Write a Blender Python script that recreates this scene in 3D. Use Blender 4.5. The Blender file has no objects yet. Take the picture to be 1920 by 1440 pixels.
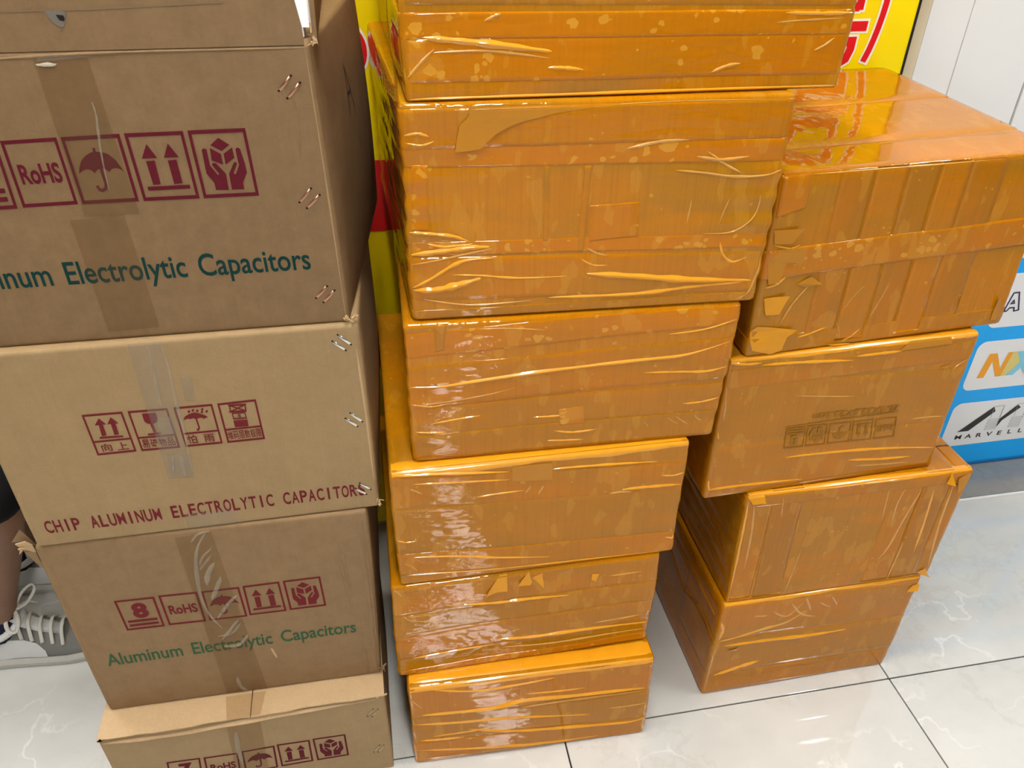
import bpy, math, random
import numpy as np
from mathutils import Matrix, Vector
from mathutils.geometry import tessellate_polygon

random.seed(7)
SC = bpy.context.scene
COL = SC.collection

# ------------------------------------------------------------------ camera
CAM_H, PITCH, ROLL, YAW, FOC = 1.55, 0.593370, 0.009352, 0.182689, 1467.041
cy_, sy_, cp_, sp_ = math.cos(YAW), math.sin(YAW), math.cos(PITCH), math.sin(PITCH)
FWD = np.array([sy_ * cp_, cy_ * cp_, -sp_])
_R = np.array([cy_, -sy_, 0.0])
_U = np.cross(_R, FWD)
RGT = math.cos(ROLL) * _R + math.sin(ROLL) * _U
UPV = -math.sin(ROLL) * _R + math.cos(ROLL) * _U
EYE = np.array([0, 0, CAM_H])
cam = bpy.data.cameras.new('camera')
cam.sensor_width = 36.0
cam.lens = 36.0 * FOC / 1920.0
cam.clip_start = 0.02
co = bpy.data.objects.new('camera', cam)
COL.objects.link(co)
co.matrix_world = Matrix(((RGT[0], UPV[0], -FWD[0], 0), (RGT[1], UPV[1], -FWD[1], 0),
                          (RGT[2], UPV[2], -FWD[2], CAM_H), (0, 0, 0, 1)))
SC.camera = co

# ------------------------------------------------------------------ world, exposure
w_ = bpy.data.worlds.new('world')
SC.world = w_
w_.use_nodes = True
w_.node_tree.nodes['Background'].inputs[0].default_value = (0.75, 0.8, 0.9, 1)
w_.node_tree.nodes['Background'].inputs[1].default_value = 0.3
SC.view_settings.view_transform = 'Standard'
SC.view_settings.look = 'None'
SC.view_settings.exposure = -0.09
SC.view_settings.gamma = 1.0
SC.view_settings.use_curve_mapping = False
LAMP_STRENGTH = 64.0


def ray(px, py):
    return FWD + (px - 960) / FOC * RGT - (py - 720) / FOC * UPV


def on_y(px, py, y):
    d = ray(px, py)
    return EYE + d * (y / d[1])


def on_z(px, py, z):
    d = ray(px, py)
    return EYE + d * ((z - CAM_H) / d[2])


def srgb(r, g, b):
    f = lambda c: (c / 255 / 12.92) if c / 255 <= 0.04045 else ((c / 255 + 0.055) / 1.055) ** 2.4
    return (f(r), f(g), f(b), 1.0)


# ------------------------------------------------------------------ object helpers
def link(name, me, mat=None, parent=None, smooth=False):
    o = bpy.data.objects.new(name, me)
    COL.objects.link(o)
    if mat is not None and not me.materials:
        me.materials.append(mat)
    if parent is not None:
        o.parent = parent
    if smooth:
        me.polygons.foreach_set('use_smooth', [True] * len(me.polygons))
    return o


def mesh(name, V, F, mat=None, parent=None, smooth=False):
    me = bpy.data.meshes.new(name)
    me.from_pydata([tuple(map(float, v)) for v in V], [], [tuple(f) for f in F])
    me.update()
    return link(name, me, mat, parent, smooth)


def tag(o, label, cat, group=None):
    o['label'] = label
    o['category'] = cat
    if group:
        o['group'] = group
    return o


def empty(name, loc, rz=0.0):
    o = bpy.data.objects.new(name, None)
    COL.objects.link(o)
    o.empty_display_size = 0.1
    o.location = loc
    o.rotation_euler = (0, 0, rz)
    return o


def struct(o):
    o['kind'] = 'structure'
    return o


def boxmesh(x0, x1, y0, y1, z0, z1, bev=0.0):
    """box as V,F with chamfered edges when bev>0"""
    if bev <= 0:
        V = [(x, y, z) for x in (x0, x1) for y in (y0, y1) for z in (z0, z1)]
        F = [(0, 1, 3, 2), (4, 6, 7, 5), (0, 4, 5, 1), (2, 3, 7, 6), (0, 2, 6, 4), (1, 5, 7, 3)]
        return V, F
    import bmesh
    bm = bmesh.new()
    bmesh.ops.create_cube(bm, size=1.0)
    for v in bm.verts:
        v.co = ((x0 + x1) / 2 + v.co.x * (x1 - x0), (y0 + y1) / 2 + v.co.y * (y1 - y0), (z0 + z1) / 2 + v.co.z * (z1 - z0))
    bmesh.ops.bevel(bm, geom=bm.edges[:], offset=bev, segments=2, affect='EDGES', profile=0.5)
    bm.verts.ensure_lookup_table()
    V = [tuple(v.co) for v in bm.verts]
    F = [tuple(v.index for v in f.verts) for f in bm.faces]
    bm.free()
    return V, F


def box(name, x0, x1, y0, y1, z0, z1, mat, parent=None, bev=0.0):
    V, F = boxmesh(x0, x1, y0, y1, z0, z1, bev)
    return mesh(name, V, F, mat, parent)


def tri2d(pts):
    """triangulate a 2d polygon"""
    P = [Vector((p[0], p[1], 0)) for p in pts]
    return [tuple(t) for t in tessellate_polygon([P])]


# ------------------------------------------------------------------ materials
def newmat(name):
    m = bpy.data.materials.new(name)
    m.use_nodes = True
    nt = m.node_tree
    nt.nodes.clear()
    out = nt.nodes.new('ShaderNodeOutputMaterial')
    return m, nt, out


class NB:
    """tiny node builder"""
    def __init__(s, nt):
        s.nt = nt

    def n(s, typ, **kw):
        nd = s.nt.nodes.new(typ)
        for k, v in kw.items():
            if k.startswith('i_'):
                nd.inputs[k[2:].replace('_', ' ')].default_value = v
            else:
                setattr(nd, k, v)
        return nd

    def l(s, a, b):
        s.nt.links.new(a, b)

    def mapping(s, vec, scale):
        m = s.n('ShaderNodeMapping')
        m.inputs['Scale'].default_value = scale
        s.l(vec, m.inputs['Vector'])
        return m.outputs[0]

    def noise(s, vec, scale, detail=2.0, rough=0.5):
        t = s.n('ShaderNodeTexNoise')
        t.inputs['Scale'].default_value = scale
        t.inputs['Detail'].default_value = detail
        t.inputs['Roughness'].default_value = rough
        s.l(vec, t.inputs['Vector'])
        return t.outputs['Fac']

    def ramp(s, fac, a, b, ca=(0, 0, 0, 1), cb=(1, 1, 1, 1)):
        r = s.n('ShaderNodeMapRange')
        r.inputs['From Min'].default_value = a
        r.inputs['From Max'].default_value = b
        r.clamp = True
        s.l(fac, r.inputs['Value'])
        return r.outputs[0]

    def mix(s, fac, a, b, mode='MIX'):
        m = s.n('ShaderNodeMix', data_type='RGBA', blend_type=mode)
        for sock, val in ((m.inputs[0], fac), (m.inputs[6], a), (m.inputs[7], b)):
            if hasattr(val, 'is_linked'):
                s.l(val, sock)
            else:
                sock.default_value = val
        return m.outputs[2]

    def math(s, op, a, b=0.0):
        m = s.n('ShaderNodeMath', operation=op)
        for sock, val in ((m.inputs[0], a), (m.inputs[1], b)):
            if hasattr(val, 'is_linked'):
                s.l(val, sock)
            else:
                sock.default_value = val
        return m.outputs[0]

    def bump(s, h, strength, dist, normal=None):
        b = s.n('ShaderNodeBump')
        b.inputs['Strength'].default_value = strength
        b.inputs['Distance'].default_value = dist
        s.l(h, b.inputs['Height'])
        if normal is not None:
            s.l(normal, b.inputs['Normal'])
        return b.outputs[0]

    def coords(s, seed=True):
        t = s.n('ShaderNodeTexCoord')
        v = t.outputs['Object']
        if seed:
            oi = s.n('ShaderNodeObjectInfo')
            sc = s.math('MULTIPLY', oi.outputs['Random'], 37.0)
            a = s.n('ShaderNodeVectorMath', operation='ADD')
            s.l(v, a.inputs[0])
            s.l(sc, a.inputs[1])
            v = a.outputs[0]
        return v


def simple(name, col, rough=0.5, spec=0.5, coat=0.0, metal=0.0, var=0.0, vscale=30.0, bump=0.0):
    m, nt, out = newmat(name)
    b = NB(nt)
    p = b.n('ShaderNodeBsdfPrincipled')
    p.inputs['Roughness'].default_value = rough
    p.inputs['Specular IOR Level'].default_value = spec
    p.inputs['Metallic'].default_value = metal
    p.inputs['Coat Weight'].default_value = coat
    p.inputs['Coat Roughness'].default_value = 0.06
    v = b.coords()
    f = b.noise(v, vscale, 4.0)
    d = tuple(c * (1 - var) for c in col[:3]) + (1,)
    e = tuple(min(1, c * (1 + var)) for c in col[:3]) + (1,)
    b.l(b.mix(f, d, e), p.inputs['Base Color'])
    if bump:
        b.l(b.bump(f, 0.5, bump), p.inputs['Normal'])
    b.l(p.outputs[0], out.inputs[0])
    return m


def kraft(name, c1, c2):
    m, nt, out = newmat(name)
    b = NB(nt)
    v = b.coords()
    big = b.ramp(b.noise(v, 34.0, 6.0, 0.7), 0.3, 0.7)
    fib = b.ramp(b.noise(b.mapping(v, (1.0, 1.0, 2.2)), 420.0, 3.0, 0.7), 0.3, 0.72)
    fl = b.noise(b.mapping(v, (160.0, 160.0, 4.0)), 1.0, 2.0)
    c = b.mix(big, c1, c2)
    c = b.mix(b.math('MULTIPLY', fib, 0.42), c, (c1[0] * 1.45, c1[1] * 1.45, c1[2] * 1.5, 1))
    sp = b.ramp(b.noise(v, 900.0, 2.0, 0.6), 0.62, 0.72)
    c = b.mix(b.math('MULTIPLY', sp, 0.4), c, (c1[0] * 0.5, c1[1] * 0.46, c1[2] * 0.42, 1))
    c = b.mix(b.math('MULTIPLY', b.ramp(fl, 0.35, 0.7), 0.1), c, (c1[0] * .7, c1[1] * .68, c1[2] * .65, 1))
    p = b.n('ShaderNodeBsdfPrincipled')
    p.inputs['Roughness'].default_value = 0.62
    p.inputs['Specular IOR Level'].default_value = 0.3
    b.l(c, p.inputs['Base Color'])
    n = b.bump(b.noise(v, 14.0, 3.0), 0.35, 0.006)
    n = b.bump(fl, 0.2, 0.0012, n)
    b.l(n, p.inputs['Normal'])
    b.l(p.outputs[0], out.inputs[0])
    return m


def film(name, c_tan, c_sat, c_bub, sat_lo=0.42, sat_hi=0.56, bub=0.0, streak=0.25, wr=1.0, axis='x', coat_r=0.018):
    """cardboard wrapped in glossy orange tape: adhered film is saturated, loose film is tan, air bubbles are pale"""
    m, nt, out = newmat(name)
    b = NB(nt)
    v = b.coords()
    st = (0.5, 0.8, 1.4) if axis == 'x' else (1.4, 0.8, 0.5)
    patch = b.ramp(b.noise(b.mapping(v, st), 9.0, 3.0, 0.6), sat_lo, sat_hi)
    c = b.mix(patch, c_tan, c_sat)
    # patches with hard edges where the film let go
    pz = b.ramp(b.noise(b.mapping(v, (2.0, 1.0, 0.9)), 16.0, 2.0, 0.45), 0.60, 0.615)
    c = b.mix(b.math('MULTIPLY', pz, 0.32), c, c_bub)
    # corrugation streaks showing through
    fl = b.noise(b.mapping(v, (240.0, 60.0, 5.0)), 1.0, 2.0)
    c = b.mix(b.math('MULTIPLY', b.ramp(fl, 0.45, 0.75), streak), c, (c_tan[0] * .62, c_tan[1] * .56, c_tan[2] * .5, 1))
    # fine grain of the paper
    gr = b.noise(v, 700.0, 2.0)
    c = b.mix(b.math('MULTIPLY', b.ramp(gr, 0.4, 0.8), 0.18), c, (c_tan[0] * .7, c_tan[1] * .65, c_tan[2] * .6, 1))
    # air bubbles
    if bub > 0:
        vo = b.n('ShaderNodeTexVoronoi', feature='F1')
        vo.inputs['Scale'].default_value = 88.0
        wv = b.n('ShaderNodeVectorMath', operation='ADD')
        nz = b.n('ShaderNodeTexNoise')
        nz.inputs['Scale'].default_value = 60.0
        b.l(v, nz.inputs['Vector'])
        ms = b.n('ShaderNodeVectorMath', operation='SCALE')
        ms.inputs['Scale'].default_value = 0.012
        b.l(nz.outputs['Color'], ms.inputs[0])
        b.l(b.mapping(v, (0.8, 1.0, 1.0)), wv.inputs[0])
        b.l(ms.outputs[0], wv.inputs[1])
        b.l(wv.outputs[0], vo.inputs['Vector'])
        sep = b.n('ShaderNodeSeparateColor')
        b.l(vo.outputs['Color'], sep.inputs[0])
        rad = b.math('MULTIPLY', b.math('POWER', sep.outputs[0], 2.2), 0.5 * bub)
        dens = b.ramp(b.noise(v, 14.0, 2.0), 0.42, 0.6)
        rad = b.math('MULTIPLY', rad, dens)
        spot = b.ramp(b.math('SUBTRACT', rad, vo.outputs['Distance']), 0.0, 0.05)
        c = b.mix(b.math('MULTIPLY', spot, 0.85), c, c_bub)
    p = b.n('ShaderNodeBsdfPrincipled')
    p.inputs['Roughness'].default_value = 0.5
    p.inputs['Specular IOR Level'].default_value = 0.0
    p.inputs['Coat Weight'].default_value = 0.75
    p.inputs['Coat Roughness'].default_value = coat_r
    p.inputs['Coat IOR'].default_value = 1.52
    b.l(c, p.inputs['Base Color'])
    sw = (6.0, 6.0, 40.0) if axis == 'x' else (40.0, 6.0, 6.0)
    wrk = b.noise(b.mapping(v, sw), 1.0, 3.0, 0.55)
    fine = b.noise(b.mapping(v, (90.0, 60.0, 180.0)), 1.0, 2.0, 0.5)
    # wrinkles come in clusters
    cl = b.ramp(b.noise(v, 11.0, 2.0), 0.42, 0.68)
    vf = b.n('ShaderNodeTexVoronoi', feature='F1')
    vf.inputs['Scale'].default_value = 1.0
    b.l(b.mapping(v, (38.0, 30.0, 95.0) if axis == 'x' else (95.0, 30.0, 38.0)), vf.inputs['Vector'])
    n = b.bump(vf.outputs['Distance'], 0.30 * wr, 0.0011)
    n = b.bump(wrk, 0.5 * wr, 0.0016, n)
    n = b.bump(b.math('MULTIPLY', fine, cl), 0.5 * wr, 0.0010, n)
    b.l(n, p.inputs['Coat Normal'])
    b.l(n, p.inputs['Normal'])
    b.l(p.outputs[0], out.inputs[0])
    return m


def clear_film(name, tint, fac, gcol, rough=0.08, wr=1.0):
    """see-through tape: tinted transparency with a glossy top"""
    m, nt, out = newmat(name)
    b = NB(nt)
    v = b.coords()
    tr = b.n('ShaderNodeBsdfTransparent')
    tr.inputs[0].default_value = tint
    p = b.n('ShaderNodeBsdfPrincipled')
    p.inputs['Base Color'].default_value = gcol
    p.inputs['Roughness'].default_value = rough
    p.inputs['Specular IOR Level'].default_value = 0.6
    wrk = b.noise(b.mapping(v, (120.0, 60.0, 14.0)), 1.0, 3.0, 0.55)
    b.l(b.bump(wrk, 0.5 * wr, 0.0012), p.inputs['Normal'])
    mx = b.n('ShaderNodeMixShader')
    mx.inputs[0].default_value = fac
    b.l(tr.outputs[0], mx.inputs[1])
    b.l(p.outputs[0], mx.inputs[2])
    b.l(mx.outputs[0], out.inputs[0])
    return m


def marble(name, base, dark, light):
    m, nt, out = newmat(name)
    b = NB(nt)
    v = b.coords()
    cloud = b.ramp(b.noise(b.mapping(v, (1.0, 1.4, 1.0)), 3.2, 5.0, 0.6), 0.3, 0.7)
    c = b.mix(cloud, dark, base)
    nz = b.n('ShaderNodeTexNoise')
    nz.inputs['Scale'].default_value = 5.0
    nz.inputs['Detail'].default_value = 5.0
    b.l(v, nz.inputs['Vector'])
    f1 = b.math('ABSOLUTE', b.math('SUBTRACT', nz.outputs['Fac'], 0.5))
    vein = b.ramp(f1, 0.012, 0.0)
    gate = b.ramp(b.noise(v, 4.0, 1.0), 0.5, 0.7)
    c = b.mix(b.math('MULTIPLY', b.math('MULTIPLY', vein, gate), 0.75), c, light)
    f2 = b.math('ABSOLUTE', b.math('SUBTRACT', b.noise(v, 2.6, 6.0, 0.65), 0.47))
    c = b.mix(b.math('MULTIPLY', b.ramp(f2, 0.02, 0.0), 0.28), c, (dark[0] * .85, dark[1] * .83, dark[2] * .78, 1))
    p = b.n('ShaderNodeBsdfPrincipled')
    p.inputs['Roughness'].default_value = 0.035
    p.inputs['Specular IOR Level'].default_value = 0.9
    b.l(c, p.inputs['Base Color'])
    b.l(b.bump(b.noise(v, 8.0, 2.0), 0.08, 0.002), p.inputs['Normal'])
    b.l(p.outputs[0], out.inputs[0])
    return m


def emit(name, col, s):
    m, nt, out = newmat(name)
    e = nt.nodes.new('ShaderNodeEmission')
    e.inputs[0].default_value = col
    e.inputs[1].default_value = s
    nt.links.new(e.outputs[0], out.inputs[0])
    return m


TAN = (0.408, 0.167, 0.0048, 1)
SAT = (0.486, 0.173, 0.0008, 1)
BUB = (0.573, 0.262, 0.0208, 1)
M = dict(
    kraft_a=kraft('kraft_brown', (0.172, 0.102, 0.046, 1), (0.228, 0.141, 0.065, 1)),
    kraft_c=kraft('kraft_warm_brown', (0.208, 0.125, 0.058, 1), (0.265, 0.166, 0.078, 1)),
    kraft_b=kraft('kraft_yellowish', (0.280, 0.185, 0.087, 1), (0.338, 0.224, 0.108, 1)),
    kraft_edge=kraft('kraft_torn_edge', (0.42, 0.285, 0.150, 1), (0.47, 0.325, 0.175, 1)),
    red_ink=simple('dark_red_ink', (0.105, 0.010, 0.018, 1), 0.7, 0.1, var=0.15, vscale=200),
    red_ink_b=simple('red_ink', (0.150, 0.018, 0.021, 1), 0.7, 0.1, var=0.15, vscale=200),
    green_ink=simple('dark_green_ink', (0.006, 0.036, 0.032, 1), 0.7, 0.1, var=0.15, vscale=200),
    green_ink_b=simple('green_ink', (0.038, 0.098, 0.046, 1), 0.7, 0.1, var=0.15, vscale=200),
    ghost_ink=simple('faded_ink_under_tape', (0.285, 0.122, 0.004, 1), 0.5, 0.0, coat=0.6, var=0.3, vscale=60),
    pen=simple('black_pen', (0.03, 0.025, 0.02, 1), 0.6),
    wrap=film('orange_tape_wrap', TAN, SAT, BUB, bub=0.55),
    strip_a=film('orange_tape_bubbly', (0.457, 0.163, 0.0024, 1), (0.515, 0.165, 0.0008, 1), (0.602, 0.277, 0.0240, 1), 0.3, 0.55, bub=1.7, streak=0.12),
    strip_top_lit=film('orange_tape_top_lit', (0.47, 0.185, 0.004, 1), (0.54, 0.190, 0.001, 1), BUB, 0.4, 0.6, bub=0.2, streak=0.1),  # brighter tape copy; overhead light on the carton top is in its colour
    strip_b=film('orange_tape_tan', (0.407, 0.160, 0.0040, 1), (0.463, 0.167, 0.0020, 1), BUB, 0.45, 0.7, bub=0.35, streak=0.2),
    strip_c=film('orange_tape_plain', (0.427, 0.163, 0.0040, 1), (0.486, 0.163, 0.0008, 1), BUB, 0.4, 0.6, bub=0.6, streak=0.2),
    strip_v=film('orange_tape_vertical', (0.389, 0.148, 0.0048, 1), (0.447, 0.151, 0.0016, 1), BUB, 0.45, 0.6, bub=0.6, streak=0.18, axis='z'),
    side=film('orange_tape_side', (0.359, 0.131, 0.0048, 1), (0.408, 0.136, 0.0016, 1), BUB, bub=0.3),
    fold=simple('loose_orange_tape_fold', (0.74, 0.310, 0.008, 1), 0.3, 0.3, coat=1.0, var=0.12, vscale=40),
    fold_pale=simple('pale_tape_fold', (0.58, 0.275, 0.040, 1), 0.3, 0.3, coat=1.0, var=0.12, vscale=40),
    flap=simple('torn_orange_tape', (0.66, 0.275, 0.004, 1), 0.35, 0.2, coat=0.4, var=0.10, vscale=25, bump=0.002),
    flap_tan=simple('torn_tan_tape', (0.46, 0.188, 0.008, 1), 0.35, 0.2, coat=0.4, var=0.08, vscale=25, bump=0.001),
    film_loose=clear_film('loose_amber_film', (0.80, 0.52, 0.06, 1), 0.30, (0.35, 0.2, 0.02, 1)),
    tape=clear_film('brown_packing_tape', (0.90, 0.86, 0.80, 1), 0.07, (0.34, 0.26, 0.16, 1), 0.12),
    tape_clear=clear_film('clear_packing_tape', (0.95, 0.94, 0.92, 1), 0.14, (0.50, 0.45, 0.38, 1), 0.10),
    tape_fold=clear_film('clear_tape_wrinkle', (0.97, 0.96, 0.94, 1), 0.40, (0.45, 0.38, 0.28, 1), 0.12),
    copper=simple('copper_staple', (0.55, 0.28, 0.19, 1), 0.3, 0.5, metal=1.0),
    steel=simple('steel_staple', (0.80, 0.80, 0.78, 1), 0.18, 0.5, metal=1.0),
    brass=simple('dark_brass_staple', (0.42, 0.32, 0.18, 1), 0.3, 0.5, metal=1.0),
    hole=simple('dark_hole', (0.02, 0.015, 0.012, 1), 0.9, 0.1),
    paper=simple('white_paper', (0.82, 0.83, 0.86, 1), 0.6, 0.3, var=0.03),
    torn=simple('pale_torn_layer', (0.50, 0.43, 0.33, 1), 0.7, 0.2),
    floor=marble('grey_marble_tile', (0.68, 0.68, 0.645, 1), (0.57, 0.57, 0.54, 1), (0.84, 0.84, 0.81, 1)),
    joint=simple('dark_grout', (0.03, 0.03, 0.03, 1), 0.9, 0.05, var=0.3),
    stone=marble('grey_stone_border', (0.26, 0.255, 0.24, 1), (0.20, 0.195, 0.185, 1), (0.34, 0.33, 0.31, 1)),
    caulk=simple('white_caulk', (0.85, 0.85, 0.82, 1), 0.5),
    wall=simple('white_wall_panel', (0.76, 0.765, 0.76, 1), 0.45, 0.3, var=0.02, vscale=6),
    wall_base=simple('wall_core', (0.42, 0.42, 0.41, 1), 0.7, 0.2),
    room=simple('grey_room_paint', (0.30, 0.30, 0.29, 1), 0.7, 0.2, var=0.02, vscale=3),
    beige=simple('beige_edge_strip', (0.66, 0.56, 0.38, 1), 0.5, 0.3, var=0.08, vscale=12),
    yellow=simple('yellow_vinyl', (0.93, 0.72, 0.0, 1), 0.3, 0.4, var=0.02, vscale=4),
    sign_red=simple('red_vinyl', (0.68, 0.008, 0.012, 1), 0.3, 0.4, var=0.03),
    sign_white=simple('white_vinyl', (0.90, 0.88, 0.74, 1), 0.3, 0.4),
    black=simple('black_edge', (0.012, 0.012, 0.012, 1), 0.4, 0.4),
    blue=simple('blue_board', (0.002, 0.400, 0.980, 1), 0.35, 0.4, var=0.03, vscale=5),
    blue_dark=simple('blue_board_edge', (0.01, 0.13, 0.34, 1), 0.4, 0.4),
    board_white=simple('white_board_print', (0.80, 0.81, 0.83, 1), 0.35, 0.4, var=0.01),
    navy=simple('navy_print', (0.010, 0.010, 0.060, 1), 0.4),
    ink=simple('black_print', (0.014, 0.016, 0.018, 1), 0.4),
    logo_orange=simple('orange_print', (0.86, 0.36, 0.015, 1), 0.4),
    logo_sand=simple('sand_print', (0.72, 0.60, 0.20, 1), 0.4),
    logo_sky=simple('sky_blue_print', (0.22, 0.62, 0.80, 1), 0.4),
    logo_lime=simple('lime_print', (0.45, 0.62, 0.05, 1), 0.4),
    grey_line=simple('grey_print', (0.25, 0.26, 0.27, 1), 0.4),
    skin=simple('brown_skin', (0.20, 0.105, 0.062, 1), 0.5, 0.4, var=0.1, vscale=60),
    shorts=simple('black_cloth', (0.006, 0.006, 0.007, 1), 0.85, 0.2, var=0.2, vscale=300),
    sock=simple('navy_knit', (0.010, 0.012, 0.030, 1), 0.9, 0.2, var=0.3, vscale=400),
    shirt=simple('grey_cotton', (0.18, 0.19, 0.21, 1), 0.85, 0.2, var=0.1, vscale=200),
    hair=simple('black_hair', (0.012, 0.010, 0.009, 1), 0.5, 0.4),
    eye=simple('eye_dark', (0.02, 0.015, 0.012, 1), 0.2, 0.5),
    shoe_grey=simple('grey_mesh_upper', (0.17, 0.17, 0.155, 1), 0.8, 0.3, var=0.15, vscale=500),
    shoe_white=simple('white_leather', (0.58, 0.59, 0.58, 1), 0.5, 0.4, var=0.05, vscale=60),
    sole=simple('pale_rubber', (0.46, 0.45, 0.41, 1), 0.6, 0.4, var=0.08, vscale=50),
    lace=simple('grey_white_lace', (0.55, 0.54, 0.50, 1), 0.85, 0.2, var=0.1, vscale=500),
    metal_pole=simple('grey_metal', (0.4, 0.4, 0.41, 1), 0.35, 0.5, metal=0.8),
    lamp=emit('lamp_glow', (1.0, 0.97, 0.93, 1), LAMP_STRENGTH),
)

# ------------------------------------------------------------------ the room
# floor slab, with each tile a part
TX0, TY0, TW, TD = 1.0545, 0.934, 0.765, 0.70
fl = struct(box('floor', -3.2, 4.4, -5.2, 4.1, -0.06, -0.004, M['joint']))
tv, tf = boxmesh(0.0017, TW - 0.0017, 0.0017, TD - 0.0017, -0.006, 0.0, 0.0008)
tile_me = bpy.data.meshes.new('tile')
tile_me.from_pydata(tv, [], tf)
tile_me.materials.append(M['floor'])
for i in range(-5, 5):
    for j in range(-8, 5):
        x, y = TX0 + i * TW, TY0 + j * TD
        if x < -3.1 or x + TW > 4.4 or y < -5.2 or y + TD > 4.5:
            continue
        o = link('tile', tile_me, None, fl)
        o.location = (x, y, 0)

# back wall behind the cartons: core with upright white panels
wb = struct(box('wall_back', -0.62, 4.4, 1.645, 1.75, 0.0, 2.85, M['wall_base']))
edges = [1.188, 1.288, 1.477, 1.66, 2.1, 2.55, 3.0, 3.45, 3.9, 4.39]
for a, b_ in zip(edges[:-1], edges[1:]):
    g0, g1 = 0.0010, 0.0010
    if a == 1.477:
        g0 = 0.006
    box('wall_panel', a + g0, b_ - g1, 1.622, 1.645, 0.0, 2.85, M['wall'], wb, 0.0015)
box('wall_panel', -0.62, 1.151, 1.632, 1.645, 0.0, 2.85, M['wall'], wb, 0.001)
struct(box('trim_1', 1.152, 1.187, 1.620, 1.645, 0.0, 2.85, M['beige'], None, 0.001))
# grey stone border along the foot of the wall
tb = struct(box('trim_2', 1.18, 4.39, 1.446, 1.620, 0.0, 0.002, M['joint']))
bx = 1.18
k = 0
while bx < 4.3:
    x1 = min(bx + 0.42, 4.39)
    box('border_stone', bx + .001, x1 - .001, 1.449, 1.619, 0.0021, 0.004, M['stone'], tb, 0.0005)
    bx = x1
box('edge_bead', 1.18, 4.39, 1.440, 1.447, 0.0, 0.005, M['caulk'], tb, 0.001)

# wall return, far walls and ceiling
struct(box('wall_return', -0.72, -0.62, 1.645, 4.1, 0.0, 2.85, M['room']))
struct(box('wall_far', -3.2, -0.72, 4.0, 4.1, 0.0, 2.85, M['room']))
struct(box('wall_left', -3.3, -3.2, -5.2, 4.1, 0.0, 2.85, M['room']))
struct(box('wall_right', 4.4, 4.5, -5.2, 1.75, 0.0, 2.85, M['room']))
struct(box('wall_front', -3.2, 4.4, -5.3, -5.2, 0.0, 2.85, M['room']))
struct(box('ceiling', -3.3, 4.5, -5.3, 4.1, 2.85, 2.95, M['room']))


def unseen_ceiling_lamp(x, y):
    r = empty('unseen_ceiling_lamp', (x, y, 2.85))
    tag(r, 'unseen slim white ceiling light bar with a frosted diffuser', 'ceiling lamp', 'ceiling light bars')
    V1, F1 = boxmesh(-0.11, 0.11, -0.61, 0.61, -0.022, 0.0, 0.004)
    mesh('housing', V1, F1, M['wall'], r)
    V2, F2 = boxmesh(-0.08, 0.08, -0.59, 0.59, -0.034, -0.0225, 0.004)
    mesh('diffuser', V2, F2, M['lamp'], r)


for lx, rows in ((-1.55, (0.55, 2.05)), (0.33, (-4.35, -2.90, -1.40)), (0.03, (0.60,)), (2.20, (0.55,))):  # long row inferred from glints; side and lone near bars added for brightness
    for ly in rows:
        unseen_ceiling_lamp(lx, ly)

# ------------------------------------------------------------------ text and print helpers
_txt = {}


def text2d(s, mono=False, offset=0.0, ws=1.0):
    """glyph outlines as flat triangles: verts (n,2), faces, advance width. Cap height is about 0.73"""
    key = (s, mono, offset, ws)
    if key in _txt:
        return _txt[key]
    if mono:
        V, F = np.zeros((0, 2)), []
        for i, ch in enumerate(s):
            if ch == ' ':
                continue
            v, f, w = text2d(ch, offset=offset * (0.2 if ch in 'MW' else 1.0))
            mn, mx = v[:, 0].min(), v[:, 0].max()
            cw = mx - mn
            k = min(1.0, 0.48 / cw) if ch != 'I' else 1.0
            v = v.copy()
            v[:, 0] = (v[:, 0] - (mn + mx) / 2) * k + (i + 0.5) * 0.56
            n0 = len(V)
            V = np.vstack([V, v])
            F = F + [tuple(a + n0 for a in q) for q in f]
        r = (V, F, len(s) * 0.56)
    else:
        c = bpy.data.curves.new('glyphs', 'FONT')
        c.body = s
        c.dimensions = '2D'
        c.resolution_u = 4
        c.offset = offset
        c.space_word = ws
        o = bpy.data.objects.new('glyphs', c)
        COL.objects.link(o)
        bpy.context.view_layer.update()
        ev = o.evaluated_get(bpy.context.evaluated_depsgraph_get())
        me = ev.to_mesh()
        n = len(me.vertices)
        a = np.zeros(n * 3)
        me.vertices.foreach_get('co', a)
        V = a.reshape(-1, 3)[:, :2].copy()
        F = [tuple(p.vertices) for p in me.polygons]
        ev.to_mesh_clear()
        bpy.data.objects.remove(o)
        bpy.data.curves.remove(c)
        r = (V, F, V[:, 0].max() if n else 0.0)
    _txt[key] = r
    return r


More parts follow.
